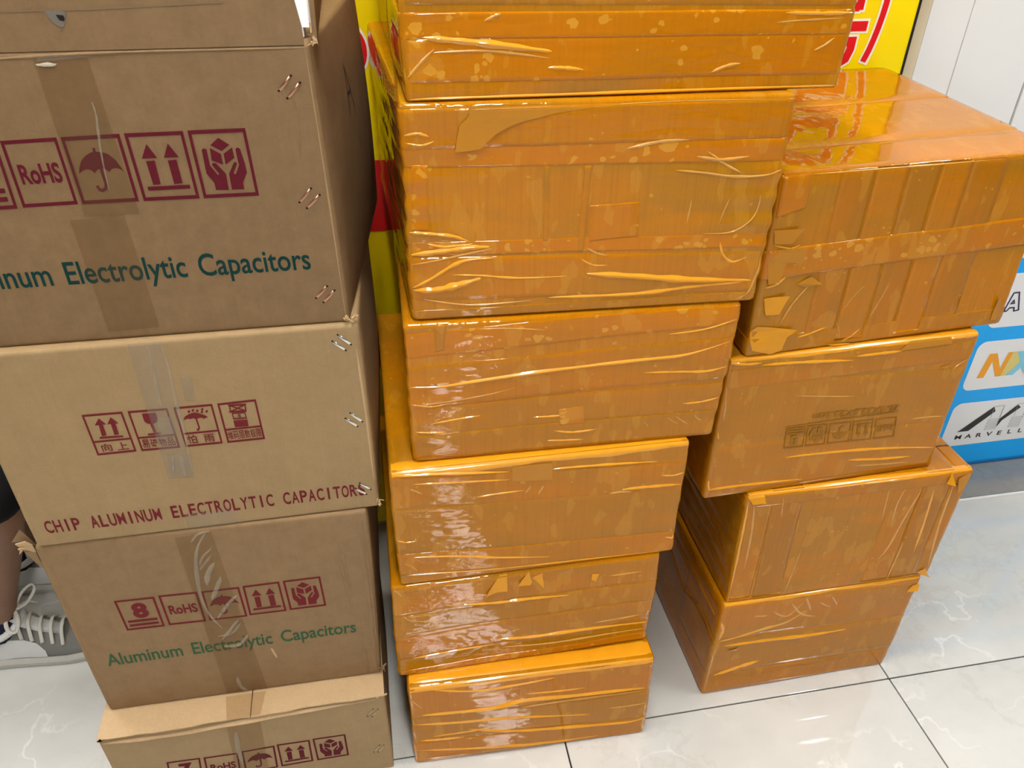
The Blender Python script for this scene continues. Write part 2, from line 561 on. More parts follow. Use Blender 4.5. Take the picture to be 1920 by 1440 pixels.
class Pen:
    """collects flat shapes in a unit square or in metric 2d"""
    def __init__(s):
        s.V, s.F, s.G = [], [], []

    def mark(s):
        g = (s.G[-1] + 1) if s.G else 0
        s.G += [g] * (len(s.V) - len(s.G))

    def poly(s, pts):
        n = len(s.V)
        s.V += [tuple(p) for p in pts]
        s.F += [tuple(n + i for i in t) for t in tri2d(pts)]
        s.mark()

    def stroke(s, pts, w, closed=False):
        P = [np.array(p, float) for p in pts]
        if closed:
            P = P + [P[0], P[1]]
        n = len(P)
        L, R = [], []
        for i in range(n):
            a = P[max(0, i - 1)]
            b = P[min(n - 1, i + 1)]
            d0 = P[i] - a
            d1 = b - P[i]
            if np.linalg.norm(d0) < 1e-9:
                d0 = d1
            if np.linalg.norm(d1) < 1e-9:
                d1 = d0
            d0 = d0 / np.linalg.norm(d0)
            d1 = d1 / np.linalg.norm(d1)
            t = d0 + d1
            t = t / max(1e-6, np.linalg.norm(t))
            nn = np.array([-t[1], t[0]])
            k = w / 2 / max(0.5, abs(np.dot(nn, np.array([-d1[1], d1[0]]))))
            L.append(P[i] + nn * k)
            R.append(P[i] - nn * k)
        rng = range(1, n - 1) if closed else range(n - 1)
        for i in rng:
            m = len(s.V)
            s.V += [tuple(R[i]), tuple(R[i + 1]), tuple(L[i + 1]), tuple(L[i])]
            s.F += [(m, m + 1, m + 2, m + 3)]
            s.mark()

    def add(s, V, F):
        n = len(s.V)
        s.V += [tuple(p) for p in V]
        s.F += [tuple(n + i for i in f) for f in F]
        s.mark()


def inv_bilinear(pts, q):
    """pixel points inside the quad TL,TR,BR,BL -> unit square (u right, v up)"""
    TL, TR, BR, BL = [np.array(a, float) for a in q]
    out = []
    for p in pts:
        u, v = 0.5, 0.5
        p = np.array(p, float)
        for _ in range(12):
            X = (1 - v) * ((1 - u) * BL + u * BR) + v * ((1 - u) * TL + u * TR)
            du = (1 - v) * (BR - BL) + v * (TR - TL)
            dv = (1 - u) * (TL - BL) + u * (TR - BR)
            s = np.linalg.solve(np.array([du, dv]).T, p - X)
            u += s[0]
            v += s[1]
        out.append((u, v))
    return out


def frame_pen(t=0.055):
    p = Pen()
    p.poly([(0, 0), (1, 0), (1, t), (0, t)])
    p.poly([(0, 1 - t), (1, 1 - t), (1, 1), (0, 1)])
    p.poly([(0, t), (t, t), (t, 1 - t), (0, 1 - t)])
    p.poly([(1 - t, t), (1, t), (1, 1 - t), (1 - t, 1 - t)])
    return p


QH = [(1122, 143), (1468, 128), (1552, 533), (1222, 550)]
QA = [(742, 160), (1095, 145), (1197, 550), (862, 567)]
QU = [(363, 182), (715, 162), (833, 568), (495, 586)]


def icon_hands():
    p = frame_pen()
    for pl in ([(1258, 228), (1305, 184), (1372, 226), (1326, 262)], [(1254, 243), (1322, 280), (1335, 343), (1266, 318)],
               [(1337, 278), (1388, 240), (1402, 302), (1350, 343)],
               [(1207, 255), (1218, 246), (1236, 252), (1256, 345), (1262, 355), (1303, 405), (1312, 400), (1268, 345), (1272, 333),
                (1290, 333), (1352, 398), (1370, 497), (1293, 498), (1283, 455), (1235, 395)],
               [(1408, 250), (1420, 240), (1436, 248), (1468, 345), (1478, 390), (1455, 450), (1462, 493), (1388, 495), (1370, 398),
                (1392, 345), (1400, 328), (1415, 328), (1417, 340), (1398, 392), (1404, 402), (1412, 398), (1430, 345), (1424, 325)]):
        p.poly(inv_bilinear(pl, QH))
    return p


def icon_arrows():
    p = frame_pen()
    for pl in ([(875, 221), (940, 303), (848, 307)], [(1003, 217), (1070, 298), (980, 302)],
               [(873, 322), (925, 318), (962, 462), (917, 466)], [(1003, 317), (1055, 313), (1093, 455), (1043, 461)],
               [(882, 478), (1135, 464), (1140, 487), (890, 502)]):
        p.poly(inv_bilinear(pl, QA))
    return p


def icon_umbrella():
    p = frame_pen()
    dome = [(473, 398), (474, 360), (485, 320), (510, 290), (540, 272), (555, 268), (553, 244), (568, 243), (572, 266), (600, 267), (645, 280),
            (690, 315), (725, 360), (740, 384), (715, 368), (690, 362), (668, 368), (652, 388), (635, 372), (612, 364), (596, 366), (580, 375),
            (566, 395), (548, 376), (520, 368), (495, 378)]
    p.poly(inv_bilinear(dome, QU))
    h = inv_bilinear([(602, 362), (634, 465), (632, 488), (615, 500), (596, 495), (580, 470)], QU)
    p.stroke(h, 0.05)
    return p


def icon_text(s, bold=0.02):
    p = frame_pen()
    v, f, w = text2d(s, offset=bold)
    x0 = v[:, 0].min()
    sc = 0.74 / (v[:, 0].max() - x0)
    p.add([(0.14 + (a - x0) * sc, 0.36 + b * 0.40) for a, b in v], f)
    return p


def icon_number(s):
    p = frame_pen()
    v, f, w = text2d(s, offset=0.05)
    x0, x1 = v[:, 0].min(), v[:, 0].max()
    sc = 0.40 / (x1 - x0)
    p.add([(0.33 + (a - x0) * sc, 0.40 + b * 0.62) for a, b in v], f)
    p.poly([(0.12, 0.245), (0.88, 0.245), (0.88, 0.315), (0.12, 0.315)])
    p.poly([(0.12, 0.115), (0.88, 0.115), (0.88, 0.185), (0.12, 0.185)])
    return p


Q2 = [[(108, 280), (475, 247), (607, 605), (255, 643)], [(523, 243), (882, 213), (1000, 570), (652, 603)],
      [(935, 207), (1285, 175), (1382, 530), (1048, 565)], [(1330, 172), (1677, 135), (1762, 492), (1425, 527)]]


def caption(p, s, x0, x1, y, h, bold=0.012):
    v, f, w = text2d(s, offset=bold)
    a0, a1 = v[:, 0].min(), v[:, 0].max()
    b0, b1 = v[:, 1].min(), v[:, 1].max()
    p.add([(x0 + (a - a0) / (a1 - a0) * (x1 - x0), y + (b - b0) / (b1 - b0) * h) for a, b in v], f)


def icon_b(k):
    q = Q2[k]
    p = frame_pen(0.05)
    I = lambda pts: inv_bilinear(pts, q)
    p.poly([(0.04, 0.315), (0.96, 0.315), (0.96, 0.36), (0.04, 0.36)])
    if k == 0:
        for pl in ([(262, 307), (332, 360), (227, 372)], [(262, 366), (300, 362), (335, 458), (292, 465)], [(370, 297), (443, 350), (340, 360)],
                   [(372, 356), (412, 352), (447, 447), (405, 455)], [(270, 472), (483, 457), (487, 472), (273, 490)]):
            p.poly(I(pl))
        caption(p, '向', 0.17, 0.43, 0.08, 0.19)
        caption(p, '上', 0.56, 0.84, 0.08, 0.19)
    if k == 1:
        for pl in ([(652, 265), (775, 253), (797, 310), (792, 330), (770, 347), (735, 355), (700, 350), (675, 332)],
                   [(725, 350), (752, 347), (790, 440), (763, 444)], [(705, 440), (825, 428), (829, 445), (709, 457)]):
            p.poly(I(pl))
        for i, c in enumerate('易碎物品'):
            caption(p, c, 0.075 + i * 0.217, 0.265 + i * 0.217, 0.075, 0.21)
    if k == 2:
        p.poly(I([(1025, 318), (1040, 285), (1080, 262), (1125, 250), (1170, 258), (1220, 275), (1250, 293), (1230, 295), (1210, 305), (1190, 295),
                  (1160, 300), (1140, 310), (1115, 300), (1090, 308), (1065, 305), (1045, 312)]))
        p.stroke(I([(1140, 300), (1168, 385), (1160, 405), (1145, 402)]), 0.045)
        for dx, dy in ((1075, 243), (1110, 232), (1150, 235), (1195, 222), (1192, 245), (1235, 240)):
            p.poly(I([(dx - 12, dy + 6), (dx - 6, dy - 6), (dx + 4, dy - 16), (dx + 12, dy - 2), (dx + 10, dy + 8), (dx, dy + 11)]))
        caption(p, '怕', 0.11, 0.36, 0.075, 0.22)
        caption(p, '雨', 0.55, 0.82, 0.075, 0.20)
    if k == 3:
        a, b_, c, d = I([(1440, 190), (1580, 182), (1588, 236), (1450, 243)])
        p.stroke([a, b_, c, d], 0.035, True)
        p.stroke([a, c], 0.03)
        p.stroke([b_, d], 0.03)
        p.stroke(I([(1427, 188), (1590, 178)]), 0.03)
        p.stroke(I([(1436, 245), (1592, 237)]), 0.03)
        e = I([(1465, 257), (1578, 250), (1590, 298), (1478, 306)])
        p.stroke(e, 0.03, True)
        v, f, w = text2d('8', offset=0.02)
        cx, cy0 = np.mean([t[0] for t in e]), np.mean([t[1] for t in e])
        a0, a1 = v[:, 0].min(), v[:, 0].max()
        p.add([(cx + (x - (a0 + a1) / 2) * 0.16, cy0 - 0.045 + y * 0.125) for x, y in v], f)
        p.poly(I([(1475, 322), (1600, 312), (1612, 370), (1490, 380)]))
        for i, c in enumerate('堆码层数极限'):
            caption(p, c, 0.055 + i * 0.15, 0.195 + i * 0.15, 0.08, 0.21)
    return p


# ------------------------------------------------------------------ soft carton
BOX = {
    'M6': (-0.0250, 0.9162, -0.0270, 0.4834, 0.500, 0.2515, 0.0000, (-0.0000, 0.0013, 0.0000, -0.0010)),
    'M5': (-0.0369, 0.9465, 0.0016, 0.4910, 0.520, 0.2443, 0.2515, (-0.0013, -0.0008, 0.0011, 0.0007)),
    'M4': (-0.0183, 0.9493, -0.0007, 0.4962, 0.525, 0.2551, 0.4958, (0.0000, 0.0010, -0.0000, -0.0008)),
    'M3': (0.0218, 0.9696, -0.0229, 0.5005, 0.550, 0.2500, 0.7509, (0.0010, -0.0044, 0.0000, 0.0037)),
    'M2': (0.0374, 0.9792, -0.0420, 0.5086, 0.580, 0.3002, 1.0009, (0.0003, -0.0022, -0.0003, 0.0016)),
    'M1': (0.0483, 0.9833, -0.0157, 0.5617, 0.560, 0.2600, 1.3011, (0.0000, 0.0001, -0.0045, -0.0005)),
    'R4': (0.6170, 0.9678, 0.0083, 0.4470, 0.470, 0.2935, 0.0000, (-0.0021, -0.0031, 0.0019, 0.0024)),
    'R3': (0.6213, 0.9733, -0.0014, 0.4577, 0.480, 0.2936, 0.2935, (0.0041, -0.0020, -0.0033, 0.0016)),
    'R2': (0.5331, 0.9772, 0.0322, 0.4646, 0.500, 0.2969, 0.5871, (0.0003, 0.0025, -0.0001, -0.0024)),
    'R1': (0.5606, 0.9819, 0.0639, 0.4809, 0.560, 0.3026, 0.8839, (0.0007, 0.0024, -0.0004, 0.0000)),
    'L4': (-0.5728, 0.9113, 0.0121, 0.5042, 0.460, 0.2500, 0.0000, (0.0000, 0.0000, -0.0000, -0.0000)),
    'L3': (-0.5631, 0.9662, -0.0091, 0.4986, 0.450, 0.4195, 0.2500, (-0.0002, -0.0072, 0.0002, 0.0051)),
    'L2': (-0.5557, 0.9628, 0.0086, 0.5168, 0.460, 0.3422, 0.6695, (-0.0004, 0.0004, 0.0000, -0.0003)),
    'L1': (-0.5753, 0.9781, -0.0080, 0.5199, 0.460, 0.3606, 1.0117, (0.0000, 0.0047, 0.0000, -0.0031)),
}


def axis_points(L, r, n):
    a = [0, r * 0.35, r * 0.75, r * 1.15]
    mid = list(np.linspace(r * 1.15, L - r * 1.15, n + 1))[1:-1]
    return np.array(a + mid + [L - r * 1.15, L - r * 0.75, L - r * 0.35, L])


class Carton:
    def __init__(s, key, name, r=0.006, amp=0.0012, wrinkle=0.0, shl=0.0, shr=0.0, bow=0.0, seed=0, res=(60, 24, 36)):
        s.x, s.y, s.a, s.w, s.d, s.h, s.z, s.du = BOX[key]
        s.key, s.r, s.amp, s.wr, s.shl, s.shr, s.bow, s.res = key, r, amp, wrinkle, shl, shr, bow, res
        rs = np.random.RandomState(seed + 11)
        s.K = rs.normal(size=(10, 3)) * np.array([14, 14, 14])
        s.ph = rs.uniform(0, 6.28, 10)
        s.K2 = np.stack([rs.normal(size=8) * 9, rs.normal(size=8) * 9, rs.uniform(60, 190, 8) * rs.choice([-1, 1], 8)], 1)
        s.ph2 = rs.uniform(0, 6.28, 8)
        s.root = empty(name, (s.x, s.y, s.z), s.a)
        s.extra = []
        # ray origin in local axes
        s.o = s.to_local(EYE)

    def rot(s, v):
        c, n = math.cos(s.a), math.sin(s.a)
        v = np.asarray(v, float)
        return np.array([c * v[0] + n * v[1], -n * v[0] + c * v[1], v[2]])

    def to_local(s, p):
        return s.rot(np.asarray(p) - np.array([s.x, s.y, s.z]))

    def P(s, px, py):
        """point of the front face (u, v) seen at a photo pixel"""
        d = s.rot(ray(px, py))
        q = s.o - d * (s.o[1] / d[1])
        u, v = q[0], q[2]
        return np.array([u - s.skew(u, v), v])

    def T(s, px, py):
        """point of the top face (x, y)"""
        d = s.rot(ray(px, py))
        q = s.o + d * ((s.h - s.o[2]) / d[2])
        return np.array([q[0], q[1]])

    def skew(s, u, v):
        a, b = np.clip(u / s.w, 0, 1), np.clip(v / s.h, -0.2, 1.2)
        bl, br, tl, tr = s.du
        return (1 - b) * ((1 - a) * bl + a * br) + b * ((1 - a) * tl + a * tr)

    def disp(s, p):
        f = np.zeros(len(p))
        for k, ph in zip(s.K, s.ph):
            f += np.sin(p @ k + ph)
        f *= s.amp / 3.0
        if s.wr:
            e = np.minimum(p[:, 0], s.w - p[:, 0])
            wgt = np.exp(-np.maximum(e, 0) / 0.05)
            g = np.zeros(len(p))
            for k, ph in zip(s.K2, s.ph2):
                g += np.sin(p @ k + ph)
            f += s.wr * g / 2.8 * (0.12 + 0.88 * wgt)
        for fn in s.extra:
            f += fn(p)
        # nothing swells into its neighbours above and below
        ez = np.minimum(p[:, 2], s.h - p[:, 2])
        return f * np.clip(ez / 0.02, 0.0, 1.0) + np.where(p[:, 1] < 0.012, 0.0, 0.0)

    def surf(s, raw, off=0.0):
        raw = np.asarray(raw, float).reshape(-1, 3)
        dim = np.array([s.w, s.d, s.h])
        q = np.clip(raw, s.r, dim - s.r)
        dv = raw - q
        L = np.linalg.norm(dv, axis=1, keepdims=True)
        n = dv / np.maximum(L, 1e-9)
        n[L[:, 0] < 1e-9] = (0, -1, 0)
        pos = q + n * s.r + n * (s.disp(raw) + off)[:, None]
        pos[:, 0] += s.skew(raw[:, 0], raw[:, 2])
        yy = np.clip(raw[:, 1] / s.d, 0, 1)
        fx = np.clip(raw[:, 0] / s.w, 0, 1)
        pos[:, 0] += yy * (s.shl * (1 - fx) + s.shr * fx)
        if s.bow:
            pos[:, 0] += s.bow * np.sin(np.pi * np.clip(raw[:, 2] / s.h, 0, 1)) ** 0.8 * np.sin(np.pi * np.clip(yy * 0.9 + 0.02, 0, 1)) * np.clip(raw[:, 0] / s.w, 0, 1) ** 3
        return pos

    def body(s, mat, name='body', side_mat=None):
        xs, ys, zs = (axis_points(L, s.r, n) for L, n in zip((s.w, s.d, s.h), s.res))
        nx, ny, nz = len(xs), len(ys), len(zs)
        idx, raw = {}, []

        def vid(i, j, k):
            t = (i, j, k)
            if t not in idx:
                idx[t] = len(raw)
                raw.append((xs[i], ys[j], zs[k]))
            return idx[t]
        F, mi = [], []
        for i in range(nx - 1):
            for k in range(nz - 1):
                F.append((vid(i, 0, k), vid(i + 1, 0, k), vid(i + 1, 0, k + 1), vid(i, 0, k + 1)))
                F.append((vid(i, ny - 1, k), vid(i, ny - 1, k + 1), vid(i + 1, ny - 1, k + 1), vid(i + 1, ny - 1, k)))
            for j in range(ny - 1):
                F.append((vid(i, j, 0), vid(i, j + 1, 0), vid(i + 1, j + 1, 0), vid(i + 1, j, 0)))
                F.append((vid(i, j, nz - 1), vid(i + 1, j, nz - 1), vid(i + 1, j + 1, nz - 1), vid(i, j + 1, nz - 1)))
        for j in range(ny - 1):
            for k in range(nz - 1):
                F.append((vid(0, j, k), vid(0, j, k + 1), vid(0, j + 1, k + 1), vid(0, j + 1, k)))
                F.append((vid(nx - 1, j, k), vid(nx - 1, j + 1, k), vid(nx - 1, j + 1, k + 1), vid(nx - 1, j, k + 1)))
        return mesh(name, s.surf(raw), F, mat, s.root, True)

    def front(s, uv, off):
        uv = np.asarray(uv, float).reshape(-1, 2)
        raw = np.stack([uv[:, 0], np.zeros(len(uv)), uv[:, 1]], 1)
        # keep the raw point on the box: clamp inside
        raw[:, 0] = np.clip(raw[:, 0], 0.0, s.w)
        raw[:, 2] = np.clip(raw[:, 2], 0.0, s.h)
        return s.surf(raw, off)

    # ---- flat print on the front
    def decal(s, name, V, F, quad_px, mat, off=0.0005, G=0):
        TL, TR, BR, BL = [s.P(*q) for q in quad_px]
        V = np.array(V)
        u, v = V[:, :1], V[:, 1:]
        uv = (1 - v) * ((1 - u) * BL + u * BR) + v * ((1 - u) * TL + u * TR)
        return mesh(name, s.front(uv, off + np.array(G) * 1.5e-5), F, mat, s.root)

    def icon(s, pen, quad_px, mat, off=0.0005):
        return s.decal('printed_symbol', pen.V, pen.F, quad_px, mat, off, pen.G)

    def text(s, body, a_px, b_px, cap_px, mat, anchor=None, mono=False, bold=0.02, ws=1.0, flip=False, off=0.0005):
        v, f, w = text2d(body, mono, bold, ws)
        A, B = s.P(*a_px), s.P(*b_px)
        C = s.P(a_px[0] + cap_px[0], a_px[1] + cap_px[1])
        x0, x1 = v[:, 0].min(), v[:, 0].max()
        if anchor:  # a_px belongs to the start of this substring
            va, _, _ = text2d(anchor, mono, bold, ws)
            wa = va[:, 0].max() - va[:, 0].min()
            x0 = x1 - wa
        cap = text2d('E', offset=bold)[0][:, 1].max()
        up = C - A
        up = np.array([0.0, np.linalg.norm(up) * (1 if up[1] > 0 else -1)])
        uv = A + (v[:, :1] - x0) / (x1 - x0) * (B - A) + v[:, 1:] / cap * up
        ok = (uv[:, 0] > 0.003) & (uv[:, 0] < s.w - 0.002)
        f = [q for q in f if all(ok[i] for i in q)]
        return mesh('printed_text', s.front(uv, off), f, mat, s.root)

    # ---- tape
    def patch(s, name, raw_fn, na, nb, mat, off):
        """grid sheet over the surface with edges turned down; raw_fn(a,b) in 0..1 -> raw box point"""
        A = np.concatenate([[0.0, 0.0], np.linspace(0, 1, na)[1:-1], [1.0, 1.0]])
        B_ = np.concatenate([[0.0, 0.0], np.linspace(0, 1, nb)[1:-1], [1.0, 1.0]])
        A[1] = 0.004
        A[-2] = 0.996
        B_[1] = 0.02
        B_[-2] = 0.98
        raw, offs = [], []
        for ia, a in enumerate(A):
            for ib, b_ in enumerate(B_):
                raw.append(raw_fn(a, b_))
                edge = ia in (0, len(A) - 1) or ib in (0, len(B_) - 1)
                offs.append(-0.0003 if edge else off)
        nb_ = len(B_)
        F = [(i * nb_ + j, (i + 1) * nb_ + j, (i + 1) * nb_ + j + 1, i * nb_ + j + 1) for i in range(len(A) - 1) for j in range(nb_ - 1)]
        return mesh(name, s.surf(raw, np.array(offs)), F, mat, s.root, True)

    def hstrip(s, v0, v1, tilt, mat, off, wrap=0.16, ext=(1, 1)):
        """band round the left side, the front and the right side; v0..v1 height, tilt = rise from left to right"""
        lo, hi = (-wrap if ext[0] else 0.02), (s.w + wrap if ext[1] else s.w - 0.02)

        def fn(a, b_):
            t = lo + a * (hi - lo)
            z = v0 + (v1 - v0) * b_ + tilt * (np.clip(t, 0, s.w) / s.w - 0.5)
            z = min(max(z, 0.004), s.h - 0.004)
            if t < 0:
                return (0, -t, z)
            if t > s.w:
                return (s.w, t - s.w, z)
            return (t, 0, z)
        return s.patch('tape_strip', fn, 90, 10, mat, off)

    def vstrip(s, u0, u1, lean, mat, off, over=0.12, v_lo=0.006):
        """band up the front and over onto the top"""
        def fn(a, b_):
            t = v_lo + a * (s.h + over - v_lo)
            u = u0 + (u1 - u0) * b_ + lean * (t / s.h - 0.5)
            u = min(max(u, 0.002), s.w - 0.002)
            return (u, 0, t) if t < s.h else (u, t - s.h, s.h)
        return s.patch('tape_strip', lambda a, b_: fn(b_, a), 8, 60, mat, off)

    def fold(s, px, wpx, mat=None, name='tape_fold', hk=0.34, off=0.0006, jit=0.0):
        """raised wrinkle following photo pixels on the front face"""
        P_ = np.array([s.P(*q) for q in px])
        wpx = wpx * (0.7 if mat is M['fold_pale'] else 1.0)
        P_[:, 0] = np.clip(P_[:, 0], 0.004, s.w - 0.004)
        P_[:, 1] = np.clip(P_[:, 1], 0.004, s.h - 0.004)
        # resample with Catmull-Rom
        pts = []
        n = len(P_)
        for i in range(n - 1):
            p0, p1, p2, p3 = P_[max(0, i - 1)], P_[i], P_[i + 1], P_[min(n - 1, i + 2)]
            for t in np.linspace(0, 1, 9)[:-1]:
                pts.append(0.5 * ((2 * p1) + (-p0 + p2) * t + (2 * p0 - 5 * p1 + 4 * p2 - p3) * t * t + (-p0 + 3 * p1 - 3 * p2 + p3) * t ** 3))
        pts.append(P_[-1])
        pts = np.array(pts)
        m = px[len(px) // 2]
        W = abs(s.P(m[0], m[1] + wpx / 2)[1] - s.P(m[0], m[1] - wpx / 2)[1])
        d = np.gradient(pts, axis=0)
        d /= np.maximum(np.linalg.norm(d, axis=1, keepdims=True), 1e-9)
        nn = np.stack([-d[:, 1], d[:, 0]], 1)
        N = len(pts)
        tt = np.linspace(0, 1, N)
        wid = W * (np.sin(np.pi * np.clip(tt, 0, 1)) ** 0.6 * 0.88 + 0.12) * (1 + 0.25 * np.sin(tt * 23 + len(px)) * np.sin(tt * 9))
        prof = [(-0.5, -0.02), (-0.3, 0.35), (-0.08, 0.9), (0.05, 1.0), (0.2, 0.7), (0.36, 0.28), (0.5, -0.02)]
        V = []
        for i in range(N):
            for a, hh in prof:
                uv = pts[i] + nn[i] * a * wid[i]
                V.append(s.front([uv], np.array([off + hh * hk * wid[i]]))[0])
        k = len(prof)
        F = [(i * k + j, (i + 1) * k + j, (i + 1) * k + j + 1, i * k + j + 1) for i in range(N - 1) for j in range(k - 1)]
        return mesh(name, V, F, mat or M['fold'], s.root, True)

    def flap(s, px, mat, curl=0.006, name='tape_flap', hinge=None):
        """loose torn end of tape: a thin sheet that lifts off away from its hinge side"""
        P_ = [s.P(*q) for q in px]
        c = np.mean(P_, axis=0)
        h = np.array(s.P(*hinge)) if hinge else P_[0]
        far = max(np.linalg.norm(p - h) for p in P_)
        # subdivide outline and fan with inner ring
        out = []
        n = len(P_)
        for i in range(n):
            for t in (0.0, 0.34, 0.67):
                j = P_[i] + (P_[(i + 1) % n] - P_[i]) * t
                out.append(j + (0 if t == 0 else 1) * np.array([random.uniform(-1, 1), random.uniform(-1, 1)]) * 0.0006)
        tris = tri2d(out)
        lift = [0.0012 + curl * (np.linalg.norm(p - h) / far) ** 2 for p in out]
        top = [s.front([p], np.array([l]))[0] for p, l in zip(out, lift)]
        bot = [t + np.array([0, 0.0004, 0]) for t in top]
        m = len(out)
        F = [tuple(t) for t in tris] + [tuple(m + i for i in t[::-1]) for t in tris]
        F += [(i, (i + 1) % m, m + (i + 1) % m, m + i) for i in range(m)]
        return mesh(name, top + bot, F, mat, s.root)

    def staple(s, a_px, b_px, mat):
        A, B = s.P(*a_px), s.P(*b_px)
        d = (B - A)
        L = np.linalg.norm(d)
        d /= L
        n = np.array([-d[1], d[0]]) * 0.0018
        V, F = [], []
        for t, hgt in ((0.0, -0.0006), (0.08, 0.0012), (0.5, 0.0016), (0.92, 0.0012), (1.0, -0.0006)):
            c = A + d * L * t
            V += [s.front([c - n], np.array([hgt * 0.6]))[0], s.front([c - n * 0.5], np.array([hgt]))[0],
                  s.front([c + n * 0.5], np.array([hgt]))[0], s.front([c + n], np.array([hgt * 0.6]))[0]]
        for i in range(4):
            for j in range(3):
                F.append((i * 4 + j, (i + 1) * 4 + j, (i + 1) * 4 + j + 1, i * 4 + j + 1))
        o = mesh('staple', V, F, mat, s.root, True)
        # dark punch holes at its ends
        for c in (A - d * 0.001, B + d * 0.001):
            pts = [c + np.array([math.cos(t) * 0.0015, math.sin(t) * 0.0015]) for t in np.linspace(0, 6.28, 7)[:-1]]
            h = mesh('punch_hole', s.front(pts, 0.0004), [tuple(range(6))], M['hole'], o)
        return o


def Z(ox, oy, sc, pts):
    return [(ox + x / sc, oy + y / sc) for x, y in pts]


# ------------------------------------------------------------------ left stack: brown printed cartons
GL = 'brown printed cartons in the left stack'
zl = lambda pts: Z(0, 200, 3.2, pts)

# --- top carton, flaps standing open
L1 = Carton('L1', 'cardboard_carton', r=0.005, amp=0.0006, bow=0.018, shr=0.052, seed=1)
tag(L1.root, 'brown carton with big red symbols, green lettering and open flaps, top of left stack', 'carton', GL)
L1.body(M['kraft_a'])
for q, pen in ((QH, icon_hands()), (QA, icon_arrows()), (QU, icon_umbrella()),
               ([(-2, 206), (338, 183), (468, 586), (138, 607)], icon_text('RoHS', 0.03))):
    L1.icon(pen, zl(q), M['red_ink'])
L1.icon(icon_number('8'), zl([(-372, 229), (-28, 207), (105, 612), (-228, 632)]), M['red_ink'])
L1.text('Aluminum Electrolytic Capacitors', (129, 533), (583, 504), (-13, -41), M['green_ink'], anchor='Electrolytic Capacitors', bold=0.012, ws=1.5)
for a, b_ in (((523, 169), (544, 143)), ((539, 183), (561, 156)), ((561, 378), (581, 354)), ((575, 389), (597, 366)), ((593, 558), (612, 537)), ((607, 566), (626, 545))):
    L1.staple(a, b_, M['copper'])


def tape_patch(c, quad, mat, name='tape_strip', off=0.0009):
    TL, TR, BR, BL = [c.P(*q) for q in quad]

    def fn(a, b_):
        uv = (1 - a) * ((1 - b_) * TL + b_ * TR) + a * ((1 - b_) * BL + b_ * BR)
        return (min(max(uv[0], 0.002), c.w - 0.002), 0, min(max(uv[1], 0.003), c.h - 0.002))
    return c.patch(name, fn, 24, 6, mat, off)


tape_patch(L1, [(62, 112), (162, 100), (262, 402), (158, 408)], M['tape'])
tape_patch(L1, [(130, 414), (232, 402), (300, 613), (203, 622)], M['tape'], off=0.0012)
L1.fold([(172, 190), (180, 215), (183, 240), (192, 300), (205, 360)], 5, M['tape_fold'])
tape_patch(L1, [(60, 108), (162, 100), (160, 108), (66, 116)], M['tape_clear'], off=0.0014)
L1.flap(Z(0, 0, 2.667, [(180, 318), (240, 308), (288, 316), (280, 326), (220, 332), (190, 328)]), M['torn'], 0.002, 'torn_paper')
L1.fold([(-120, 122), (0, 111), (110, 104), (240, 93), (400, 89), (574, 80)], 10, M['kraft_a'], 'crease', 0.3, 0.0)
L1.fold([(575, 85), (600, 240), (622, 364), (640, 490), (650, 596)], 3, M['kraft_b'], 'crease', 0.25, 0.0)
for a, b_ in (((525, 150), (540, 260)), ((545, 170), (562, 300))):
    L1.fold([a, ((a[0] + b_[0]) / 2 + 4, (a[1] + b_[1]) / 2), b_], 8, M['kraft_a'], 'crease', 0.12, 0.0)
# pen marks on the right side
pm = Pen()
pm.stroke([(0.30, 0.28), (0.20, 0.19), (0.28, 0.10), (0.38, 0.19), (0.30, 0.28)], 0.0016)
pm.stroke([(0.16, 0.24), (0.18, 0.30), (0.20, 0.24)], 0.004)
pm.stroke([(0.165, 0.265), (0.195, 0.265)], 0.003)
mesh('printed_mark', L1.surf([(L1.w, a, b_) for a, b_ in pm.V], 0.0006), pm.F, M['pen'], L1.root)


def sheet(name, c, pts, thick, mat, parent):
    """flat cardboard flap: outline pts in 3d (planar), extruded by vector thick, subdivided outline"""
    n = len(pts)
    P_ = np.array(pts, float)
    e1 = P_[1] - P_[0]
    e1 /= np.linalg.norm(e1)
    nrm = np.cross(e1, P_[2] - P_[0])
    nrm /= np.linalg.norm(nrm)
    e2 = np.cross(nrm, e1)
    t2 = [((p - P_[0]) @ e1, (p - P_[0]) @ e2) for p in P_]
    tr = tri2d(t2)
    V = list(P_) + list(P_ + np.array(thick))
    F = [tuple(t) for t in tr] + [tuple(n + i for i in t[::-1]) for t in tr] + [(i, (i + 1) % n, n + (i + 1) % n, n + i) for i in range(n)]
    return mesh(name, V, F, mat, parent)


def l1_front(px, py, y=0.0):
    d = L1.rot(ray(px, py))
    q = L1.o + d * ((y - L1.o[1]) / d[1])
    return q


# front flap, right flap and the rest standing up round the open top
hgt = 0.105
e0 = l1_front(571, 78)
ft = [(0.0, 0.0, L1.h - 0.001), (e0[0] - 0.001, 0.0, L1.h - 0.001), (l1_front(565, 50)[0], 0, l1_front(565, 50)[2]), (l1_front(551, 0)[0], 0, l1_front(551, 0)[2]),
      (L1.w - 0.05, 0.0, L1.h + hgt), (0.0, 0.0, L1.h + hgt)]
flp = sheet('front_flap', L1, ft, (0, 0.005, 0), M['kraft_a'], L1.root)
